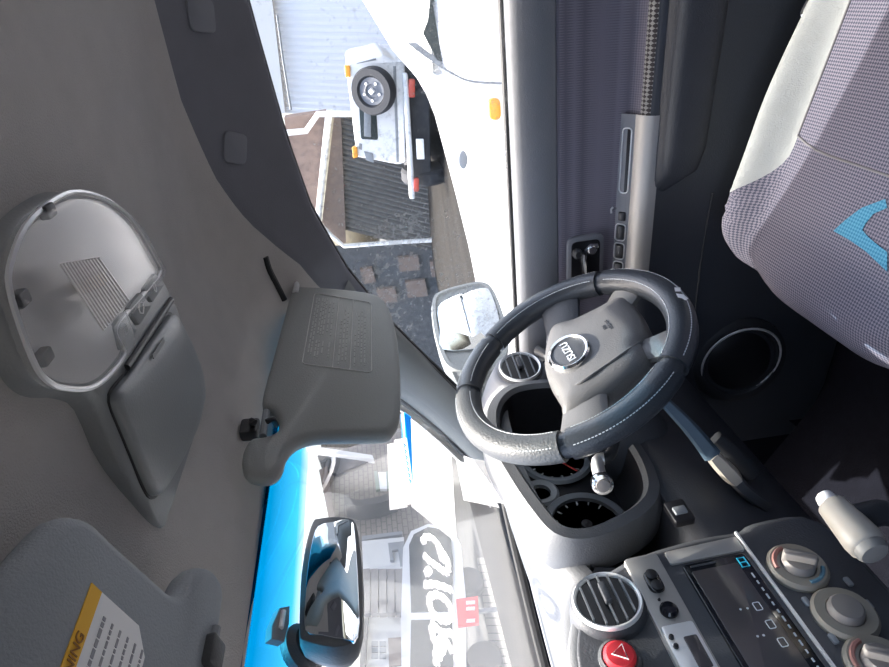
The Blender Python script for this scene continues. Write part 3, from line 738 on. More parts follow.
# spokes
def spoke(p0, p1, w0, w1, h0, h1, m, name='spoke'):
    p0, p1 = V(p0), V(p1); d = (p1-p0).normalized(); q = V((-d.y, d.x)); rings = []
    for k in range(7):
        t = k/6; c = p0.lerp(p1, t); w = lerp(w0, w1, t)+.004*(2*t-1)**4; h = lerp(h0, h1, sm(t))
        sec = [(-w, -.008), (-w, .000), (-w*.7, .005), (0, .0065), (w*.7, .005), (w, 0), (w, -.008), (w*.6, -.014), (-w*.6, -.014)]
        rings.append([wp(c.x+q.x*s, c.y+q.y*s, h+z) for s, z in sec])
    return build(name, MB().loft(rings), m, wheel, 50)
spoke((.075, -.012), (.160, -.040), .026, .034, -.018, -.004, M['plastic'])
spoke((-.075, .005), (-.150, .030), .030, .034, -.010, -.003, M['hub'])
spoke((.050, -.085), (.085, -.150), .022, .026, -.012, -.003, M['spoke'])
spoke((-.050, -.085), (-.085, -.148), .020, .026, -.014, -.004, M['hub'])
# column shroud
col_ = empty('steering_column', WC-WN*.15); tag(col_, 'dark steering column shroud with wiper and indicator stalks behind the wheel', 'steering column')
rings = []
for h, wx, wz in ((-.04, .030, .030), (-.055, .056, .05), (-.09, .064, .058), (-.15, .068, .064), (-.22, .07, .07)):
    rings.append([wp(wx*cos(t)*(abs(cos(t))**-.25 if abs(cos(t)) > .05 else 1), -.012+wz*sin(t)*(abs(sin(t))**-.25 if abs(sin(t)) > .05 else 1), h) for t in [2*pi*k/32+.01 for k in range(32)]])
build('shroud', MB().loft(rings), M['plastic'], col_, 50)
k0 = PP(602, 483, WC-WN*.062, WN); n_ = (CAM-k0).normalized()
nk = V((-.93, -.30, .2)).normalized()
lev = catmull([wp(-.055, -.03, -.075), PP(612, 452, WC-WN*.072, WN), PP(598, 461, WC-WN*.066, WN), k0-nk*.004], 6)
stk = build('wiper_stalk', MB().tube(lev, lambda t: .0075-.001*t, 12), M['darkplastic'], col_, 60)
build('stalk_sleeve', MB().tube(lev[9:17], .0085, 12), M['satin'], stk)
build('stalk_tip', MB().lathe([(.0075, -.02), (.0135, -.006), (.0145, .002), (.0135, .006), (.010, .007)], k0, nk, 24), M['metal'], stk)
build('stalk_button', MB().lathe([(.0095, .004), (.0085, .009), (0, .010)], k0, nk, 20), M['knob'], stk)
r0 = [wp(.055, .0, -.075), wp(.10, .015, -.07), wp(.15, .035, -.066)]
sk2 = build('indicator_stalk', MB().tube(catmull(r0, 5), lambda t: .006+.003*t, 12), M['darkplastic'], col_, 60)

# ================================================================== pull hand brake under the dash
hbk = empty('hand_brake', P(735, 470, X=.22)); tag(hbk, 'dark pull brake lever, blue light painted into its colour, with silver collar below the steering column', 'hand brake')
hp_ = [P(x, y, X=X) for x, y, X in ((664, 401, .27), (690, 428, .255), (712, 455, .24), (728, 472, .228), (748, 493, .215), (766, 506, .205))]
def flat(path, w, t, name, m):
    path = catmull(path, 6); rings = []
    for i, p in enumerate(path):
        d = (path[min(i+1, len(path)-1)]-path[max(0, i-1)]).normalized(); v = (CAM-p).normalized(); s = d.cross(v).normalized(); v = s.cross(d)
        f = i/(len(path)-1); ww = w(f) if callable(w) else w
        rings.append([p+s*a*ww+v*b*t for a, b in ((-1, -.6), (-1, .3), (-.6, 1), (.6, 1), (1, .3), (1, -.6), (.6, -1), (-.6, -1))])
    return build(name, MB().loft(rings), m, hbk, 50)
flat(hp_[:3], lambda f: .007+.005*f, .008, 'lever_arm', M['bluedark'])
flat([hp_[2], hp_[3], hp_[3].lerp(hp_[4], .4)], lambda f: .0085+.003*sin(pi*f), .010, 'collar', M['gearknob'])
flat([hp_[3].lerp(hp_[4], .3), hp_[4], hp_[5]], .009, .009, 'grip_end', M['plastic'])
flat([hp_[2]+V((.03, 0, -.02)), hp_[3]+V((.03, 0, -.025)), hp_[4]+V((.03, 0, -.025))], .012, .008, 'bracket', M['darkplastic'])

# ================================================================== gear lever
g0 = P(830, 503, X=.082); g1 = P(868, 546, X=.025)
gl = empty('gear_lever', V((.02, .45, .36))); tag(gl, 'automatic gear lever with silver grip beside the climate dials', 'gear lever')
d = (g1-g0).normalized()
L = (g1-g0).length
build('grip', MB().lathe([(.009, 0), (.0150, .004), (.0165, .02), (.0178, L*.6), (.019, L*.85), (.018, L), (.015, L+.002)], g0, d, 28), M['gearknob'], gl, 50)
build('end_button', MB().lathe([(.0155, L), (.0155, L+.006), (.013, L+.010), (0, L+.011)], g0, d, 28), M['spoke'], gl)
build('end_cap', MB().lathe([(.008, .003), (.0105, -.004), (.009, -.010), (0, -.011)], g0, d, 20), M['satin'], gl)
mid = g0.lerp(g1, .45)
build('lever_neck', MB().tube([mid, mid+V((.005, .0, -.04)), mid+V((.005, .02, -.10)), V((.03, .485, .365))], lambda t: .015-.005*t, 16), M['darkplastic'], gl)
build('gaiter', MB().lathe([(.06, 0), (.055, .012), (.035, .03), (.016, .06)], V((.03, .485, .35)), V((0, -.2, 1)), 28), M['black'], gl)

# ================================================================== SUN VISORS
vis = empty('sun_visor', P(275, 330, Y=.40)); tag(vis, 'dark grey sun visor swung down in front of the driver', 'sun visor')
VN = V((-.05, -1, -.08)).normalized(); V0 = V((.35, .40, 1.02)); VX = V((1, -.05, 0)).normalized(); VX = (VX-VN*VX.dot(VN)).normalized(); VY = VN.cross(VX)
if VY.z < 0: VY = -VY
def vq(x, y): p = PP(x, y, V0, VN)-V0; return (p.dot(VX), p.dot(VY))
def vp(a, b, h=0): return V0+VX*a+VY*b+VN*h
vpx = [(293, 287), (313, 285.5), (345, 288), (372, 292), (386, 300), (394, 320), (399, 350), (400.5, 390), (399, 414), (394, 426), (384, 432), (350, 433), (322, 433.5), (305, 436), (293, 442), (285, 453),
       (281, 466), (270, 474), (255, 474.5), (244, 470), (241, 458), (244, 444), (252, 436), (265, 434), (276, 429), (278, 418), (272, 408), (262, 403), (264, 385), (274, 350), (285, 310)]
o2 = [(p.x, p.y) for p in catmull([V((*vq(x, y), 0)) for x, y in vpx], 3, True)]
vb = build('visor_body', MB().plate(o2, .020, .008, vp(0, 0, 0), VX, VY, VN, both=True), M['visor'], vis, 60)
# printed notice
fpx = [(314.5, 293.5), (371, 303), (371.5, 373), (302, 364)]
fq = [vq(x, y) for x, y in fpx]
build('notice_frame', MB().tube([vp(a, b, .0004) for a, b in round2(fq, .006, 3)], .0007, 5, True), M['print'], vb)
def q2(u, v):   # u: image x direction 0..1, v: image y direction 0..1 in the notice quad
    a, b, c, d = [V(p) for p in fq]; p = a.lerp(b, u).lerp(d.lerp(c, u), v); return (p.x, p.y)
for u in (.44, .69): build('notice_divider', MB().tube([vp(*q2(u, 0), .0004), vp(*q2(u, 1), .0004)], .0006, 5), M['print'], vb)
tx = MB()
rr_ = random.Random(3)
for u, v0, v1 in ((.06, .06, .86), (.10, .06, .88), (.16, .05, .6), (.20, .05, .6), (.24, .04, .6), (.30, .08, .55), (.36, .08, .6), (.16, .68, .9), (.20, .68, .9), (.26, .68, .86), (.36, .68, .88), (.52, .35, .95), (.57, .15, .9), (.62, .15, .9), (.75, .5, .95), (.80, .2, .7), (.85, .15, .9), (.90, .2, .92)):
    v = v0
    while v < v1:
        L_ = min(rr_.uniform(.03, .09), v1-v)
        p, q = vp(*q2(u, v), .0003), vp(*q2(u, v+L_), .0003); dd = (q-p)
        if dd.length > .002: tx.box((p+q)/2, (dd.length*.85, .0016, .0005), dd.normalized(), VN.cross(dd.normalized()), VN)
        v += L_
build('notice_print', tx, mat('faded_print', (.46, .465, .455), .8), vb)
# clip and pivot rod
cc = vp(*vq(264, 420), .002)
for s_ in (-1, 1): build('clip_jaw', MB().tube(catmull([cc+VX*s_*.0+VY*(.012*s_)+VN*-.01, cc+VY*(.011*s_)+VN*.008-VX*.012, cc+VY*(.006*s_)+VN*.010-VX*.018], 4), .0032, 8), M['black'], vis)
build('clip_rod', MB().tube([cc+VX*.022+VN*-.008, cc-VX*.02+VN*-.008], .0042, 10), M['dial'], vis)
build('clip_base', MB().box(cc+VY*.016+VN*-.014, (.024, .02, .014), VX, VY, VN, .004), M['darkplastic'], vis)
e0 = vp(*vq(296, 286), .000)
build('pivot_rod', MB().tube(catmull([e0-VX*.02, e0+VX*.006, e0+V((.012, -.004, .010)), e0+V((.016, -.004, .03))], 5), .0045, 10), M['papertan'], vis)
build('pivot_mount', MB().box(e0+V((.014, -.004, .036)), (.03, .05, .012), V((1, 0, 0)), V((0, 1, 0)), V((0, 0, 1)), .004), M['darkplastic'], vis)
# recess in the headliner for the visor pivot
HL = bvh(ceil); RTc = RT
def anyc(x, y):
    a = [q for q in (cast(x, y, HL), cast(x, y, RTc)) if q]
    return min(a, key=lambda q: (q-CAM).length) if a else None
sl_ = [anyc(x, y) for x, y in ((265, 257), (269, 270), (276, 284), (284, 300))]; sl_ = [p for p in sl_ if p]
if len(sl_) > 1: build('visor_slot', MB().tube(catmull(sl_, 5), .0045, 8), M['black'], rail)

pv = empty('sun_visor', V((-.1, .38, 1.09))); tag(pv, 'blue grey passenger sun visor with orange warning label, folded up', 'sun visor')
QN = V((0, -.22, -1)).normalized(); Q0 = V((0, .3, 1.103)); QX = V((1, 0, 0)); QY = QN.cross(QX)
if QY.y < 0: QY = -QY
def qq(x, y): p = PP(x, y, Q0, QN)-Q0; return (p.dot(QX), p.dot(QY))
def qp(a, b, h=0): return Q0+QX*a+QY*b+QN*h
ppx = [(15, 573), (50, 532), (64, 516), (79, 512), (96, 519), (117, 541), (146, 567), (172, 591), (181, 594), (189, 586), (196, 569), (206, 563), (217, 569), (225, 582), (227, 595), (223, 625), (218, 660)]
o2 = [qq(x, y) for x, y in ppx]
hl = o2[-1]; o2 += [(hl[0]-.05, hl[1]+.005), (-.40, hl[1]+.005), (-.44, .04), (-.43, -.05), (-.38, -.075)]
o2 = round2(o2, .012, 3)
pb = build('visor_body', MB().plate(o2, .022, .008, Q0, QX, QY, QN, both=True), M['visor2'], pv, 60)
A, B = V(qq(91, 583)), V(qq(60, 667)); ud = (B-A).normalized(); D2 = V(qq(138, 626)); vd = V((-ud.y, ud.x)); vd = vd if (D2-A).dot(vd) > 0 else -vd
C_ = V(qq(101, 592.5)); w1 = abs((C_-A).dot(vd)); w2 = abs((D2-A).dot(vd))
s1 = (C_-A).dot(ud); s2 = (D2-A).dot(ud)
LL = .15
lab = [A+ud*0, A+ud*LL, A+ud*LL+vd*w1, A+C_*0+ud*s1+vd*w1]
build('label_header', MB().plate([tuple(p) for p in lab], .0006, 0, qp(0, 0, .0006), QX, QY, QN), M['orange'], pb)
lab = [A+ud*s1+vd*w1, A+ud*LL+vd*w1, A+ud*LL+vd*(w2+.012), A+ud*(s2+.012)+vd*(w2+.012), A+ud*s2+vd*w2]
build('label_body', MB().plate([tuple(p) for p in lab], .0006, 0, qp(0, 0, .0006), QX, QY, QN), M['white'], pb)
exd = -(QX*ud.x+QY*ud.y); eyd = -(QX*vd.x+QY*vd.y)
tcn = A+ud*((B-A).length*.56)+vd*(w1*.52)
build('label_title', text_mesh('WARNING', w1*.88, qp(tcn.x, tcn.y, .0009), exd, eyd, .0002, 'RIGHT'), mat('label_brown_ink', (.28, .12, .02), .7), pb)
tx = MB()
for r_ in range(6):
    o_ = w1+.004+(w2+.008-w1)*(r_+.5)/6; s_ = s1+(s2-s1)*(r_/5)+.010
    while s_ < LL-.01:
        L_ = rr_.uniform(.0012, .0055); c_ = A+ud*(s_+L_/2)+vd*o_
        tx.box(qp(c_.x, c_.y, .0008), (L_, .0015 if r_ else .0022, .0004), exd, eyd, QN); s_ += L_+.0011
build('label_print', tx, mat('label_grey_ink', (.33, .33, .35), .7), pb)
c_ = qp(*qq(210, 655), -.004)
build('clip_jaw', MB().box(c_, (.022, .018, .02), QX, QY, QN, .003), M['darkplastic'], pv)
build('clip_rod', MB().tube([c_-QX*.02+QN*.004, c_+QX*.02+QN*.004], .004, 10), M['dial'], pv)

# ================================================================== ROOF CONSOLE WITH MAP LAMP
rc = empty('roof_console', V((CX, .2, 1.15))); tag(rc, 'overhead console with clear map lamp lens and closed sunglasses compartment', 'roof console')
RN = V((0, -.03, -1)).normalized(); R00 = V((CX, .2, 1.135)); RX = V((1, 0, 0)); RY = RN.cross(RX)
if RY.y < 0: RY = -RY
def rq(x, y, h=0): p = PP(x, y, R00+RN*h, RN)-R00; return (p.dot(RX), p.dot(RY))
def rp(a, b, h=0): return R00+RX*a+RY*b+RN*h
body = [rq(x, y) for x, y in ((66, 192), (90, 195), (112, 205), (132, 224), (152, 259), (171, 291), (190, 335), (203, 370), (206, 398), (203, 440), (198, 468), (188, 500), (176, 528), (167, 534), (157, 528), (146, 504), (123, 457), (100, 404), (79, 392), (58, 391), (42, 385), (28, 369), (12, 330), (0, 290), (2, 262), (17, 227), (42, 203))]
body = [(p.x, p.y) for p in catmull([V((a, b, 0)) for a, b in body], 3, True)]
rcb = build('console_body', MB().loft([[rp(a, b, h) for a, b in inset(body, i)] for i, h in ((-.005, -.026), (-.002, -.016), (0, -.006), (.003, -.001), (.006, 0))]), M['console'], rc, 50)
lens = [rq(x, y) for x, y in ((66, 193), (90, 196), (111, 206), (131, 225), (150, 258), (156, 272), (143, 290), (129, 306), (114, 322), (110, 334), (116, 346), (119, 355), (108, 371), (94, 384), (79, 390), (58, 389), (44, 384), (30, 369), (14, 330), (2, 288), (4, 262), (18, 228), (43, 204))]
lens = [(p.x, p.y) for p in catmull([V((a, b, 0)) for a, b in lens], 3, True)]
lc = (sum(p[0] for p in lens)/len(lens), sum(p[1] for p in lens)/len(lens))
def shrink(f): return [(lc[0]+(a-lc[0])*f, lc[1]+(b-lc[1])*f) for a, b in lens]
refl = build('reflector', MB().loft([[rp(a, b, h) for a, b in shrink(f)] for f, h in ((.95, -.002), (.94, .0015), (.6, .0035), (.35, .004))]), M['reflector'], rc, 60)
lamp = build('lamp_lens', MB().loft([[rp(a, b, h) for a, b in shrink(f)] for f, h in ((1.0, -.002), (1.0, .003), (.975, .008), (.90, .0125), (.7, .0155), (.35, .017))], False, True), M['lens'], rc, 60)
build('lens_rim', MB().tube([rp(a, b, .0035) for a, b in shrink(1.0)], .0018, 6, True), M['satin'], lamp)
# ribbed optic area and bulb
LT = bvh(lamp)
for k in range(13):
    t = k/12; a0, a1 = V((60, 264)).lerp(V((98, 258)), t), V((103, 330)).lerp(V((128, 300)), t)
    pts = [cast(*a0.lerp(a1, j/4), LT, .0003) for j in range(5)]
    if all(pts): build('lens_rib', MB().tube(pts, .0008, 5), M['reflector'], lamp)
p = V(rq(80, 285)); build('bulb', MB().tube([rp(p.x-.012, p.y-.003, .008), rp(p.x+.012, p.y+.003, .008)], .004, 10), M['bulb'], refl)
for dk in ((36, 358), (12, 300), (40, 212)):
    p = V(rq(*dk)); build('lens_catch', MB().box(rp(p.x, p.y, .004), (.012, .008, .006), RX, RY, RN, .002), M['darkplastic'], lamp)
# three switches
bq = [[(112, 327), (125, 311), (137, 330), (121, 351)], [(127, 308), (140, 292), (151, 306), (139, 326)], [(143, 289), (155, 273), (163, 286), (152, 303)]]
for i, qd in enumerate(bq):
    pts = [rq(x, y, .004) for x, y in qd]
    bt = build('lamp_switch', MB().plate(round2(pts, .003, 3), .008, .0015, rp(0, 0, .005), RX, RY, RN), M['console'], rc)
    cxy = V((sum(p[0] for p in pts)/4, sum(p[1] for p in pts)/4))
    if i == 0: ic = round2([(-.003, -.003), (.003, -.003), (.003, .003), (-.003, .003)], .001)
    elif i == 1: ic = [(-.005, -.002), (0, -.005), (.005, -.002), (.005, .002), (0, .005), (-.005, .002)]
    else: ic = ell2(.0025, .004, 12)
    build('switch_icon', MB().tube([rp(cxy.x+a, cxy.y+b, .0052) for a, b in ic], .0005, 5, True), M['white'], bt)
# compartment door with dark gap and front lip
dq = [rq(x, y, .002) for x, y in ((109, 397), (128, 374), (152, 340), (172, 311), (190, 345), (200, 372), (203, 394), (196, 425), (183, 453), (168, 480), (157, 496), (151, 496), (143, 480), (126, 438))]
dq = round2(dq, .010, 3)
build('door_gap', MB().plate(inset(dq, -.0022), .002, 0, rp(0, 0, .0006), RX, RY, RN), M['black'], rc)
cdoor = build('compartment_door', MB().loft([[rp(a, b, h) for a, b in shr(dq, i)] for i, h in ((0, -.002), (0, .0035), (.002, .006), (.006, .007), (.02, .0085))]), M['consoledoor'], rc, 50)
p, q = V(rq(125, 368)), V(rq(170, 300)); build('finger_slot', MB().tube([rp(p.x, p.y, .001), rp(q.x, q.y, .001)], .0028, 8), M['black'], rc)
p, q = V(rq(152, 357, .008)), V(rq(163, 340, .008)); build('door_latch_mark', MB().box(rp(*((p+q)/2), .0086), ((q-p).length, .004, .001), (RX*(q-p).normalized().x+RY*(q-p).normalized().y), (RX*-(q-p).normalized().y+RY*(q-p).normalized().x), RN), M['console'], cdoor)

# ================================================================== REAR VIEW MIRROR
mr = empty('rear_view_mirror', V((.03, .52, 1.05))); tag(mr, 'rear view mirror in black housing hanging from the windscreen', 'mirror')
yw = radians(14); MN = V((sin(yw), -cos(yw), -.06)).normalized(); MX = V((cos(yw), sin(yw), 0)); MY = MN.cross(MX)
if MY.z < 0: MY = -MY
M0 = V((.09, .505, 1.02))
def mq(x, y): p = PP(x, y, M0, MN)-M0; return (p.dot(MX), p.dot(MY))
def mp_(a, b, h=0): return M0+MX*a+MY*b+MN*h
o2 = [mq(x, y) for x, y in ((313, 522), (320, 518.5), (335, 517), (349, 518.5), (356, 524), (360, 550), (362.5, 585), (362.5, 615), (361, 634), (354, 642), (334, 647), (306, 641), (300, 634), (300, 605), (301.5, 575), (306, 545))]
o2 = [(p.x, p.y) for p in catmull([V((a, b, 0)) for a, b in o2], 3, True)]
hs = build('mirror_housing', MB().loft([[mp_(a, b, h) for a, b in inset(o2, i)] for i, h in ((.022, -.036), (.010, -.032), (.002, -.020), (-.001, -.008), (0, 0), (.003, .001))]), M['plastic'], mr, 60)
gq = [mq(x, y) for x, y in ((318, 528), (335, 523), (352, 522), (356, 548), (358.5, 590), (358.5, 638), (341, 640.5), (322, 637), (305.5, 632), (305, 600), (308, 570), (312, 545))]
gm = build('mirror_face', MB().plate([(p.x, p.y) for p in catmull([V((a, b, 0)) for a, b in gq], 3, True)], .003, .0006, mp_(0, 0, .0022), MX, MY, MN), M['mirror'], mr)
wq = V(cast(296, 652, WT, .004)); mb_ = mp_(-.03, .012, -.03)
build('mirror_stem', MB().tube(catmull([mb_, mb_+V((-.015, .02, .014)), wq], 6), lambda t: .012+.004*t, 14), M['plastic'], mr)
build('glass_mount', MB().lathe([(.022, -.002), (.022, .006), (.016, .012), (0, .013)], wq, V((0, -.6, -.8)), 24), M['plastic'], mr)
# small sensor bracket on the windscreen
sb = [cast(x, y, WT, .003) for x, y in ((263, 632), (271, 614), (281, 612), (280, 630), (275, 648), (262, 645))]
sbo = empty('windscreen_bracket', sb[0]); tag(sbo, 'small dark grey bracket stuck to the blue band of the windscreen', 'bracket')
nn = V((0, -.6, -.8)).normalized(); build('bracket_base', MB().loft([[p for p in sb], [p+nn*.008 for p in sb]]), M['dial'], sbo)
build('bracket_slot', MB().tube([cast(273, 617, WT, .012), cast(270, 634, WT, .012)], .0025, 8), M['satin'], sbo)

# ================================================================== DOOR MIRROR (outside)
om = empty('door_mirror', V((.80, .66, .70))); tag(om, 'grey driver side door mirror outside the window', 'mirror')
ON = V((-.20, -1, .03)).normalized(); OX = V((1, -.2, 0)).normalized(); OY = ON.cross(OX)
if OY.z < 0: OY = -OY
O0 = V((.86, .65, .75))
def oq(x, y): p = PP(x, y, O0, ON)-O0; return (p.dot(OX), p.dot(OY))
def opt(a, b, h=0): return O0+OX*a+OY*b+ON*h
o2 = [oq(x, y) for x, y in ((432, 299), (443, 290), (468, 283), (484, 282), (494, 290), (504, 314), (509, 345), (500, 366), (478, 373), (452, 369), (441, 356), (433, 327))]
o2 = [(p.x, p.y) for p in catmull([V((a, b, 0)) for a, b in o2], 4, True)]
build('mirror_shell', MB().loft([[opt(a, b, h) for a, b in inset(o2, i)] for i, h in ((.04, -.09), (.018, -.075), (.004, -.04), (0, -.01), (.002, .001), (.010, .002), (.012, -.004))]), M['pillar'], om, 60)
gq = [oq(x, y) for x, y in ((438, 308), (452, 298), (468, 292.5), (485, 289), (491, 294), (499, 318), (501, 345), (478, 349), (443, 350), (440, 330))]
build('mirror_face', MB().plate([(p.x, p.y) for p in catmull([V((a, b, 0)) for a, b in gq], 3, True)], .004, .001, opt(0, 0, .003), OX, OY, ON), M['mirror'], om)
build('mirror_foot', MB().loft([[P(x, y, X=X) for x, y in ((452, 372), (480, 372), (490, 400), (468, 405))] for X in (.71, .83)]), M['pillar'], om)

# ================================================================== DRIVER SEAT
seat = empty('driver_seat', V((.4, .2, 0))); tag(seat, 'driver seat with pale side bolster, woven cushion and blue chevron', 'seat')
SCX = .365
def yf(x): a = max(0, abs(x-SCX)-.057); return .474-.110*(a/.19)**2.4
def zt(x, y):
    z = .275+.185*(y-.02)+.012*max(0, (y-.25))*2
    a = abs(x-SCX)
    if a > .143:
        h = .032*sm((y+.1)/.3)*(1-sm((y-.33)/.1))+.012
        t = (a-.143)/.045; z += h*sm(t)
    if a > .185: z -= .055*((a-.185)/.037)**2
    return z
def srow(x, n=40):
    F_ = yf(x); r = .075; out = []
    for i in range(n+1):
        y = lerp(-.22, F_-r, i/n); out.append(V((x, y, zt(x, y))))
    z0 = out[-1].z; sl = .9
    for k in range(1, 9):
        a = k/8*pi*.52; out.append(V((x, F_-r+r*sin(a), z0-r*(1-cos(a)))))
    for k in range(1, 5): out.append(V((x, F_-.01*k, z0-r-.045*k)))
    return out
NR = len(srow(.4))
def patch(xfun0, xfun1, i0, i1, name, m, n=14):
    rows = []
    for k in range(n+1):
        row = []
        for i in range(i0, i1+1):
            # x varies along the row: evaluate a provisional y to find limits
            xm = lerp(xfun0(i), xfun1(i), k/n); row.append(srow(xm)[i])
        rows.append(row)
    return build(name, MB().grid(rows), m, seat, 80)
def split(i):      # half width of the woven area at profile row i
    y = srow(SCX)[i].y
    if i > 40: return .222
    return .143 if y < .250 else lerp(.143, .222, max(0, min(1, (y-.250)/.15))**1.35)
iC = min(range(41), key=lambda i: abs(srow(.5)[i].y-.222))
patch(lambda i: SCX-.143, lambda i: SCX+.143, 0, iC, 'seat_insert', M['seatweave'])
fpnl = patch(lambda i: SCX-split(i), lambda i: SCX+split(i), iC, NR-1, 'seat_front_panel', M['seatweave'], 30)
bol = patch(lambda i: SCX+min(split(i), .2219), lambda i: SCX+.222, 0, NR-1, 'side_bolster', M['seatlight'], 18)
patch(lambda i: SCX-.222, lambda i: SCX-min(split(i), .2219), 0, NR-1, 'side_bolster', M['seatlight'], 18)
for s_ in (-1, 1):
    rows = [[p, V((p.x+s_*.006, p.y, p.z-.03)), V((p.x+s_*.004, p.y, .05))] for p in srow(SCX+s_*.222)[:NR-4]]
    build('cushion_side', MB().grid(rows), M['seatedge'], seat, 80)
sm_pts = [srow(SCX-.143+.286*k/12)[iC]+V((0, 0, .0006)) for k in range(13)]
build('cross_seam', MB().tube(sm_pts, .0016, 6), M['piping'], seat)
for s_ in (-1, 1): build('side_seam', MB().tube([srow(SCX+s_*.143)[i]+V((0, 0, .0006)) for i in range(iC+1)], .0016, 6), M['piping'], seat)
# blue chevron on the front panel
FT = bvh(fpnl)
def patch_px(poly, tree, par, name, m, lift=.0012):
    vs = []; fs = []
    # triangulate by dense rows between two edges
    L1, L2 = poly
    n = 16; k = 6; rows = []
    for i in range(n+1):
        t = i/n
        def at(Lx, t):
            f = t*(len(Lx)-1); j = min(int(f), len(Lx)-2); return V(Lx[j]).lerp(V(Lx[j+1]), f-j)
        a, b = at(L1, t), at(L2, t); row = []
        for q in range(k+1):
            c = a.lerp(b, q/k); h = cast(c.x, c.y, tree, lift)
            row.append(h)
        rows.append(row)
    rows = [r for r in rows if all(p is not None for p in r)]
    if len(rows) > 1: return build(name, MB().grid(rows), m, par, 80)
for L1, L2 in ((((670, 280), (676, 279), (684, 284)), ((672, 286), (678, 285), (685, 288))), (((674, 288), (682, 288), (690, 293)), ((675, 292), (682, 292), (688, 296))), (((676, 294), (683, 295), (688, 299)), ((678, 298), (682, 299), (685, 301)))):
    patch_px((L1, L2), rimT, wheel, 'worn_patch', M['worn'], .0010)
patch_px((((886, 199), (862, 208), (846, 220), (834, 231)), ((888, 208), (874, 214), (866, 224), (863, 230))), FT, seat, 'chevron', M['seatblue'])
patch_px((((834, 231), (850, 240), (866, 251), (888, 272)), ((863, 230), (868, 236), (876, 243), (888, 252))), FT, seat, 'chevron', M['seatblue'])
# back rest, behind the frame
rings = []
for k in range(9):
    t = k/8; y = -.17-.20*t; z = .25+.62*t; w = .25-.05*t**2
    rings.append([V((SCX+w*cx, y+d, z)) for cx, d in ((-1, -.02), (-.95, .05), (-.6, .045), (-.5, .02), (.5, .02), (.6, .045), (.95, .05), (1, -.02), (.8, -.07), (-.8, -.07))])
build('backrest', MB().loft(rings), M['seatweave'], seat, 60)
build('seat_base', MB().box((SCX, .12, .06), (.42, .5, .12), b=.02), M['black'], seat)
# seat belt tongue on the bolster
bt = empty('seat_belt_buckle', P(815, 8, X=.555)); tag(bt, 'shiny metal seat belt tongue lying by the pale seat bolster', 'seat belt')
b0 = P(815, 8, X=.555); ex = V((.2, 1, .1)).normalized(); ez = (CAM-b0).normalized(); ez = (ez-ex*ez.dot(ex)).normalized(); ey = ez.cross(ex)
build('tongue', MB().tube([b0+ex*x+ey*y for x, y in round2([(-.016, -.011), (.012, -.014), (.012, .014), (-.016, .011)], .008)], .0038, 8, True), M['metal'], bt)
build('buckle_shell', MB().box(b0-ex*.026-ez*.004, (.03, .028, .016), ex, ey, ez, .004), M['darkplastic'], bt)
build('webbing', MB().grid([[b0-ex*.03+ey*w*.02-ez*.004, b0-ex*.12+ey*w*.022-ez*.01, b0-ex*.3+ey*w*.022+V((.03, 0, .1))] for w in (-1, 1)]), M['black'], bt)

# ================================================================== PAPERS AND WRITING ON THE WINDSCREEN
def wcast(x, y, lift=.003):
    h = cast(x, y, WT, lift)
    return h if h is not None else PP(x, y, P0-PN*lift, PN)
def wquad(corners, n=8, lift=.003):
    a, b, c, d = [V(p) for p in corners]
    return [[wcast(*(a.lerp(b, i/n).lerp(d.lerp(c, i/n), j/n)), lift) for i in range(n+1)] for j in range(n+1)]
def sheet(corners, name, m, par=None, lift=.003, th=.0008):
    r = wquad(corners, 8, lift); r2 = [[p+V((0, .0006, .0008)) for p in q] for q in r]
    mb = MB().grid(r); mb.grid(r2); return build(name, mb, m, par, 80, loc=None if par else r[0][0])
sh = sheet([(402, 413), (450, 454), (455, 540), (413, 506)], 'paper_sheet', M['paper']); tag(sh, 'large white paper sheet with a blue top band behind the windscreen', 'paper')
sheet([(402, 413), (409, 418), (411, 492), (404.5, 450)], 'blue_band', M['paperblue'], sh, .0045)
tx = MB()
for x0, y0, x1, y1 in ((416, 432, 420, 486), (421, 437, 424, 470), (445, 478, 446, 505), (428, 446, 430, 480)):
    n = 12
    for k in range(n):
        p, q = cast(lerp(x0, x1, k/n), lerp(y0, y1, k/n), WT, .005), cast(lerp(x0, x1, (k+.7)/n), lerp(y0, y1, (k+.7)/n), WT, .005)
        tx.tube([p, q], .0009, 5)
fp_ = build('faint_print', tx, mat('pale_blue_ink', (.5, .6, .68), .8), sh); fp_['kind'] = 'stuff'
s2 = sheet([(391, 442), (403, 440), (411, 505), (394, 508)], 'paper_strip', M['paper'], lift=.008); tag(s2, 'narrow pale paper strip beside the large sheet on the windscreen', 'paper')
tx = MB()
for k in range(7):
    y0 = 446+k*6; tx.tube([cast(399+k*.9, y0, WT, .0095), cast(401+k*.9, y0+2, WT, .0095), cast(399.5+k*.9, y0+4, WT, .0095)], .0012, 5)
build('blue_lettering', tx, M['paperblue'], s2)
s3 = sheet([(460, 458), (484, 466), (503, 506), (468, 498)], 'crumpled_paper', M['papertan'], lift=.010); tag(s3, 'creased off white paper lying at the foot of the windscreen', 'paper')
s4 = sheet([(466, 462), (484, 465), (499, 486), (497, 505)], 'folded_corner', M['papertan'], s3, .016)
wr = empty('windscreen_writing', cast(430, 600, WT)); tag(wr, 'white handwritten numbers painted on the windscreen', 'writing')
Z3 = lambda pts: [(360+x/4.54, 520+y/4.54) for x, y in pts]
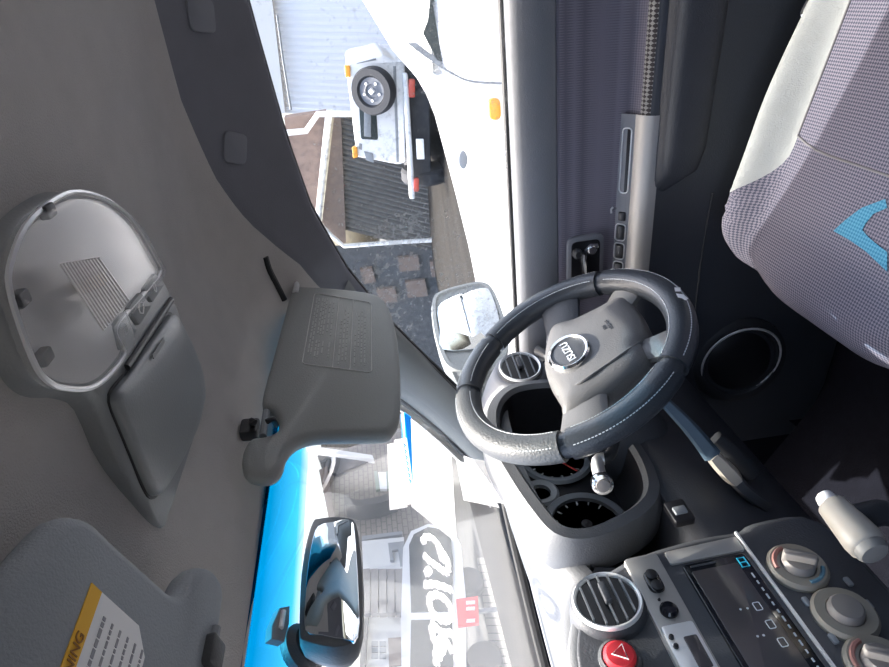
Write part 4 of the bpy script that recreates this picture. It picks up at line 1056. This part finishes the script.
strokes = [((282, 102), (296, 78), (325, 80), (352, 108), (372, 142), (392, 172), (398, 205), (398, 235)), ((288, 155), (312, 182), (345, 205), (375, 228), (398, 240)), ((352, 112), (362, 150), (372, 176), (392, 180)),
           ((298, 215), (318, 250)), ((318, 222), (296, 246)), ((302, 312), (300, 292), (335, 292), (378, 302), (416, 318)),
           ((312, 352), (345, 338), (388, 362), (412, 405), (408, 448), (375, 456), (340, 432), (316, 395), (312, 352)),
           ((322, 462), (345, 488), (372, 520), (350, 565), (330, 530), (322, 480)), ((372, 520), (408, 512), (432, 545), (440, 600), (436, 640)), ((372, 520), (395, 560), (420, 600)), ((350, 565), (342, 610), (345, 660)), ((395, 545), (372, 590), (352, 630))]
for s_ in strokes:
    pts = [cast(x, y, WT, .0015) for x, y in Z3(s_)]; pts = [p for p in pts if p]
    pts = catmull(pts, 5); rings = []; nn = V((0, -.6, -.8)).normalized()
    for i, p in enumerate(pts):
        d = (pts[min(i+1, len(pts)-1)]-pts[max(i-1, 0)]).normalized(); q = d.cross(nn).normalized(); w = .0052*(.8+.4*sin(i*.9)**2)
        rings.append([p-q*w, p+q*w])
    build('brush_stroke', MB().grid(rings), M['paint'], wr, 80)

# ================================================================== OUTSIDE
GZ = -.55
def gz(x, y): return GZ+.28*sm((x-3.6)/3.5)*(1-sm((y-4)/3))
xs_ = [-60, -20, -6, 0, 2, 3.2, 3.6, 4, 4.5, 5, 5.5, 6, 6.5, 7, 8, 10, 14, 20, 40, 80]; ys_ = [-60, -20, -8, -2, 0, 2, 4, 4.5, 5, 5.5, 6, 6.5, 7, 8, 10, 14, 20, 40, 90]
gr = build('pavement', MB().grid([[V((x, y, gz(x, y))) for x in xs_] for y in ys_]), M['asphalt'], angle=60)
tag(gr, 'grey driveway and road surface outside the car', 'pavement', kind='structure')
drv = build('driveway', MB().grid([[V((x, y, gz(x, y)+.09)) for x in [3.6+.25*i for i in range(28)]] for y in [-6+.5*i for i in range(31)]]), brickwall('dark_paving', (.020, .019, .018), (.030, .028, .026), (.010, .010, .010), 3.0))  # shade on the road painted as a dark paved sheet above it
tag(drv, 'block paved driveway beside the white hatchback, shade painted as its dark colour', 'pavement', kind='structure')
def slab(px, name, m, par=None, depth=.3, b=0, **k):
    pts = [P(x, y, **k) for x, y in px]
    dv = V((depth, 0, 0)) if 'X' in k else V((0, depth, 0))
    n = len(pts); c = sum(pts, V((0, 0, 0)))/n
    rings = [pts, [p+dv for p in pts]] if b == 0 else [[p+dv*(b/depth)*0+(c-p)*0 for p in pts], [p+dv for p in pts]]
    return build(name, MB().loft(rings), m, par, 30, loc=None if par else c)
# --- white car parked alongside
wc = empty('white_car', V((2.9, 0, GZ))); tag(wc, 'white hatchback parked close beside the driver door with amber side lamp', 'car')
ZS = [(-2.2, .66), (-.5, .68), (.2, .69), (.36, .64), (.55, .54), (1.11, .416), (1.51, .335), (2.12, .247), (2.35, .15), (2.45, .0)]
rows = []
for k in range(44):
    y = lerp(-2.2, 2.45, k/43); z = interp(ZS, y); ti = .25*max(0, (y-1.4)/1.05)**2
    rows.append([V((x, y, zz)) for x, zz in ((2.03+ti, -.36), (1.95+ti, -.1), (1.94+ti, z-.30), (1.95+ti, z-.14), (2.0+ti, z-.06), (2.1+ti, z-.03), (2.4, z-.005), (2.75, z), (3.1, z-.005), (3.4-ti, z-.03), (3.5-ti, z-.06), (3.55-ti, z-.14), (3.55-ti, -.1), (3.47-ti, -.36))])
build('body', MB().loft(rows), M['carwhite'], wc, 50)
rows = []
for y, zt_, xi in ((-2.1, .75, .10), (-1.7, 1.0, .22), (-1.2, 1.06, .25), (-.6, 1.06, .25), (-.2, .98, .2), (.30, .70, .06)):
    rows.append([V((2.0, y, .66)), V((1.99+xi, y, zt_-.05)), V((2.05+xi, y, zt_)), V((3.45-xi, y, zt_)), V((3.51-xi, y, zt_-.05)), V((3.5, y, .66))])
build('cabin', MB().loft(rows), M['carwhite'], wc, 50)
slab([(433, 4), (442.5, 62), (437, 60), (423, 33), (428, 20), (432, -20), (440, -60), (441, -20)], 'side_window', M['carglass'], wc, .02, X=1.935)
slab([(407, 43), (417, 43), (443, 63), (443, 69), (425, 57)], 'pillar_trim', M['dial'], wc, .02, X=1.936)
gp = [P(x, y, X=1.936) for x, y in ((443, 68), (455, 75), (466, 80), (480, 82.5), (502, 83.5))]
build('door_gap', MB().tube(catmull(gp, 5), .004, 6), M['dial'], wc)
q = [P(x, y, X=1.93) for x, y in ((488, 98), (500, 98), (501, 120), (489, 120))]
c_ = sum(q, V((0, 0, 0)))/4; o2 = round2([(p.y-c_.y, p.z-c_.z) for p in q], .025)
build('side_lamp', MB().plate(o2, .02, .006, c_+V((-.01, 0, 0)), V((0, 1, 0)), V((0, 0, 1)), V((-1, 0, 0))), M['amber'], wc)
c_ = P(461, 157, X=2.03); build('badge', MB().plate(ell2(.035, .018, 20), .03, .003, c_+V((-.05, 0, 0)), V((0, 1, 0)), V((0, 0, 1)), V((-1, 0, 0))), M['dial'], wc)
for y in (1.35, -1.3):
    for x, d in ((1.96, -1), (3.54, 1)):
        tw = build('wheel', MB().lathe([(.30, -.18), (.32, -.14), (.32, -.03), (.29, 0), (.2, 0), (.19, -.02), (0, -.02)], V((x, y, GZ+.32)), V((d, 0, 0)), 28), M['tyre'], wc)
        build('hub_cap', MB().lathe([(.19, -.02), (.16, .004), (0, .008)], V((x, y, GZ+.32)), V((d, 0, 0)), 20), M['satin'], tw)
# --- old white off-roader on the driveway
JX = 8.0
jp = empty('off_road_vehicle', V((JX+1, 1.7, gz(9, 1.7)))); tag(jp, 'old white off-roader seen from behind with spare wheel on its tailgate', 'car')
J = lambda x, y, d=0: P(x, y, X=JX-d)
def jplate(px, name, m, d, th, bev=.01, par=None, r=.03):
    q = [J(x, y) for x, y in px]; c = sum(q, V((0, 0, 0)))/len(q)
    o2 = round2([(p.y-c.y, p.z-c.z) for p in q], r) if r else [(p.y-c.y, p.z-c.z) for p in q]
    return build(name, MB().plate(o2, th, bev, V((JX-d, c.y, c.z)), V((0, 1, 0)), V((0, 0, 1)), V((-1, 0, 0))), m, par or jp, 50)
jplate([(346, 66), (357, 157), (399, 165), (406, 162), (405, 60), (395, 60), (383, 54), (351, 62)], 'body', M['carwhite'], 0, 1.9, .03)
jplate([(402, 72), (409, 197), (414.5, 197), (407, 72)], 'bumper', M['carwhite'], .12, .1, .02)
jplate([(407, 80), (430, 80), (432, 185), (411, 185)], 'underbody', M['tyre'], -.05, 1.7, .02)
jplate([(359, 107), (361, 139), (378, 140), (376, 106)], 'rear_window', M['carglass'], .01, .02, .004)
jplate([(364, 112), (364, 136), (371, 137), (371, 112)], 'window_bracket', M['dial'], .02, .01, .003, r=.01)
for px in ([(344.5, 65), (350, 65), (350.5, 77), (345.5, 77)], [(352, 147), (357, 146), (358, 157), (353, 158)]): jplate(px, 'amber_lamp', M['amber'], .03, .05, .006, r=.02)
for px in ([(408, 78), (414, 78), (414, 96), (408, 96)], [(413, 176), (418, 176), (418, 189), (413, 189)]): jplate(px, 'tail_lamp', M['tail'], .13, .06, .006, r=.02)
jplate([(415, 137), (422.5, 137), (423.5, 157), (416, 157)], 'number_plate', M['white'], .13, .02, .003, r=.01)
for px in ([(359, 143), (362, 144), (362, 150), (359, 149)], [(364, 151), (373, 153), (374, 163), (366, 160)]): jplate(px, 'vent_slot', M['dial'], .008, .02, .003, r=.01)
for px in ([(356, 64), (357.5, 63), (376, 58), (376, 60)],): jplate(px, 'panel_slot', M['dial'], .008, .02, .002, r=0)
for px in ([(393, 66), (396, 66), (399, 162), (396.5, 162)],): jplate(px, 'body_gap', M['dial'], .008, .02, .002, r=0)
sw_c = J(373, 91, .16); sr = (J(373, 115)-J(373, 67)).length/2
ax = V((-1, 0, .55)).normalized()
sp_ = build('spare_wheel', MB().lathe([(sr*.6, -.1), (sr*.95, -.1), (sr, -.06), (sr, .03), (sr*.93, .07), (sr*.66, .07), (sr*.62, .05), (sr*.58, 0), (0, -.01)], sw_c, ax, 36), M['tyre'], jp, 50)
build('wheel_disc', MB().lathe([(sr*.60, 0), (sr*.58, .035), (sr*.45, .03), (sr*.30, .045), (sr*.28, .02), (0, .02)], sw_c, ax, 28), M['wheelrim'], sp_)
build('wheel_centre', MB().lathe([(sr*.15, .02), (sr*.13, .06), (0, .06)], sw_c, ax, 4), M['white'], sp_)
for k in range(5):
    a = 2*pi*k/5; e1 = V((0, 1, 0)); e2 = ax.cross(e1)
    build('wheel_nut', MB().lathe([(.018, 0), (.018, .02), (0, .02)], sw_c+(e1*cos(a)+e2*sin(a))*sr*.38+ax*.03, ax, 6), M['satin'], sp_)
for yy_ in (J(430, 80).y, J(430, 180).y):
    build('tyre', MB().lathe([(.3, -.1), (.33, -.06), (.33, .06), (.3, .1)], V((JX+.35, yy_, gz(JX, yy_)+.33)), V((0, 1, 0)), 28), M['tyre'], jp)
# --- low building behind with gutter, downpipe, louvred wall
BX = 10.5
def wallgrid(px4, n, m_, dx, name, mat_, par):
    a, b, c, d = [P(x, y, X=BX) for x, y in px4]; rows = []
    for i in range(n+1):
        t = i/n; l, r = a.lerp(d, t), b.lerp(c, t)
        rows.append([l.lerp(r, k/m_)+V((dx*(.0 if i % 2 else -1), 0, 0)) for k in range(m_+1)])
    return build(name, MB().grid(rows), mat_, par, 20)
lb = empty('outbuilding', P(430, 200, X=BX)); tag(lb, 'low outbuilding with dark louvred wall, white gutter and downpipe', 'building')
wallgrid([(334, 114), (480, 150), (480, 262), (334, 226)], 46, 4, .06, 'louvred_wall', M['slats'], lb)
wallgrid([(322, 246), (345, 420), (520, 400), (472, 241)], 10, 6, .0, 'stone_wall', M['stone'], lb)
slab([(284, 118), (326, 112), (319, 222), (300, 222)], 'tile_roof', M['rooftile'], lb, .3, X=BX-.15)
slab([(322, 222), (334, 118), (341, 118), (346, 243), (338, 243)], 'brick_band', M['brick'], lb, .1, X=BX-.12)
for nm, px, r in (('gutter', ((329, 112), (318, 221)), .055), ('downpipe', ((318, 222), (330, 234), (344, 246), (400, 242), (470, 238)), .04), ('downpipe', ((284, 133), (306, 131), (318, 114), (352, 114)), .05)):
    pts = [P(x, y, X=BX-.3) for x, y in px]; build(nm, MB().tube(pts, r, 10), M['pipe'], lb)
for px in ([(398, 258), (418, 256), (420, 270), (400, 272)], [(405, 282), (425, 280), (428, 296), (408, 298)], [(430, 262), (446, 260), (448, 276), (432, 277)], [(376, 290), (395, 288), (398, 302), (380, 304)], [(360, 270), (372, 268), (376, 282), (364, 284)]):
    slab(px, 'stone_block', M['brick'], lb, .12, X=BX-.1)
# --- white wall with roller door
rd = empty('roller_garage', P(345, 60, X=BX+3)); tag(rd, 'white garage with roller shutter door behind the off-roader', 'building')
BX0 = BX; BX = 13.0
wallgrid([(262, -100), (440, -110), (440, 122), (276, 112)], 60, 3, .05, 'shutter', M['roller'], rd)
slab([(225, -80), (263, -80), (285, 113), (262, 120)], 'wall', M['wallwhite'], rd, .5, X=BX-.2)
build('cable', MB().tube([P(x, y, X=BX-.35) for x, y in ((277, 15), (283, 60), (291, 110))], .02, 6), M['dial'], rd)
BX = BX0
# --- house seen through the windscreen
HY = 14.0
hs_ = empty('brick_house', P(430, 500, Y=HY)); tag(hs_, 'pale brick house with white barge board beyond the windscreen', 'house')
H = lambda px, name, m, d=.0, dep=.3: slab(px, name, m, hs_, dep, Y=HY-d)
H([(318, 380), (322, 470), (332, 520), (336, 560), (470, 560), (500, 380)], 'brick_wall', M['housebrick'], 0, 2)
H([(308, 440), (312, 446), (372, 455), (374, 459), (313, 451), (306, 446)], 'barge_board', M['pipe'], .3, .2)
H([(316, 451), (372, 460), (338, 474), (322, 468)], 'gable_panel', M['asphalt'], .15, .2)
H([(374, 471), (377, 471), (380, 489), (376, 490)], 'shutter', M['green'], .12, .1)
H([(386, 471), (390, 471), (391, 489), (387, 489)], 'shutter', M['green'], .12, .1)
H([(378, 472), (386, 472), (387, 489), (380, 489)], 'window', M['white'], .1, .1)
H([(344, 496), (358, 500), (378, 497), (394, 491), (396, 497), (380, 503), (358, 506), (345, 504)], 'canopy', M['asphalt'], .6, .6)
H([(319, 470), (327, 466), (335, 518), (329, 520)], 'brick_pier', M['brick'], .2, .3)
H([(362, 536), (402, 531), (402, 534), (362, 540)], 'beam', M['dial'], .2, .3)
H([(362, 541), (404, 537), (404, 564), (363, 568)], 'white_wall', M['wallwhite'], .3, .3)
H([(388, 543), (404, 541), (404, 564), (400, 564), (398, 549), (392, 550), (394, 560), (390, 560)], 'gate_post', M['dial'], .4, .1)
wl = empty('boundary_wall', P(410, 600, Y=12.5)); tag(wl, 'grey brick boundary wall left of the pale brick house', 'wall')
for k in range(5):
    x0 = lerp(363, 404, k/5); x1 = lerp(363, 404, (k+.85)/5)
    slab([(x0, 569), (x1, 568.5), (x1, 613), (x0, 613.5)], 'rail_panel', M['pave'], wl, .15, Y=12.5)
slab([(363, 569.5), (404, 568.5), (404, 612.5), (363, 613)], 'backing', M['dial'], wl, .1, Y=12.62)
wh = empty('white_cottage', P(420, 650, Y=13)); tag(wh, 'white rendered cottage with a small paned window behind the mirror', 'house')
slab([(366, 617), (412, 615), (430, 900), (350, 900)], 'wall', M['wallwhite'], wh, 2, Y=13)
slab([(363, 612), (368, 612), (352, 900), (345, 900)], 'eaves', M['asphalt'], wh, 2.2, Y=12.8)
for i in range(2):
    for j in range(3):
        x0, y0 = 371.5+i*8, 641+j*6.2
        slab([(x0, y0), (x0+6.5, y0), (x0+6.5, y0+5), (x0, y0+5)], 'window_pane', M['dial'], wh, .05, Y=12.97)
slab([(388, 638), (402, 637), (404, 665), (389, 666)], 'shutter', M['brick'], wh, .05, Y=12.96)
# --- van parked across the road
VY_ = 10.0
vn = empty('white_van', P(470, 620, Y=VY_)); tag(vn, 'white van with dark windows parked across the road beyond the windscreen', 'van')
vn_body = slab([(402, 720), (401, 620), (403, 548), (411, 531), (428, 524), (452, 528), (461, 545), (466, 600), (466, 720)], 'body', M['carwhite'], vn, 1.6, Y=VY_)
slab([(409, 545), (414, 534), (428, 527), (450, 531), (453, 560), (452, 611), (411, 612)], 'window', M['carglass'], vn, .03, Y=VY_-.02)
slab([(411, 620), (452, 619), (455, 720), (409, 720)], 'window', M['carglass'], vn, .03, Y=VY_-.02)
for yq_ in (580, 660):
    c_ = P(466, yq_, Y=VY_+.1); build('wheel', MB().lathe([(.3, -.1), (.33, -.06), (.33, .06), (.3, .1)], V((c_.x, c_.y+.1, GZ+.33)), V((0, 1, 0)), 24), M['tyre'], vn)
rs = slab([(456, 599), (478, 596), (479, 623), (458, 626)], 'red_sign', M['red'], None, .06, Y=9.2); tag(rs, 'small red sign board standing in front of the white van', 'sign')
for k in range(4):
    a_ = 601+k*6; slab([(466+k*.3, a_), (475, a_-.5), (475, a_+2.5), (466, a_+3)], 'sign_mark', M['white'], rs, .02, Y=9.18) if k != 2 else None
slab([(478, 609), (500, 606), (500, 610), (478, 613)], 'sign_post', M['dial'], rs, .04, Y=9.22)
# --- brick paved verge
vg = MB(); ve = empty('brick_verge', P(495, 610, Z=GZ)); tag(ve, 'strip of grey brick paving along the road ahead', 'paving', kind='structure')
for k in range(16):
    y0, y1 = 558+k*7.6, 558+k*7.6+6.4
    xa = 477+k*.9
    q = [P(xa+k*.2, y0, Z=GZ+.03), P(xa+19+k*.5, y0, Z=GZ+.03), P(xa+19.5+k*.5, y1, Z=GZ+.03), P(xa+.8+k*.2, y1, Z=GZ+.03)]
    build('paver', MB().loft([[p-V((0, 0, .04)) for p in q], q]), M['slats'], ve)
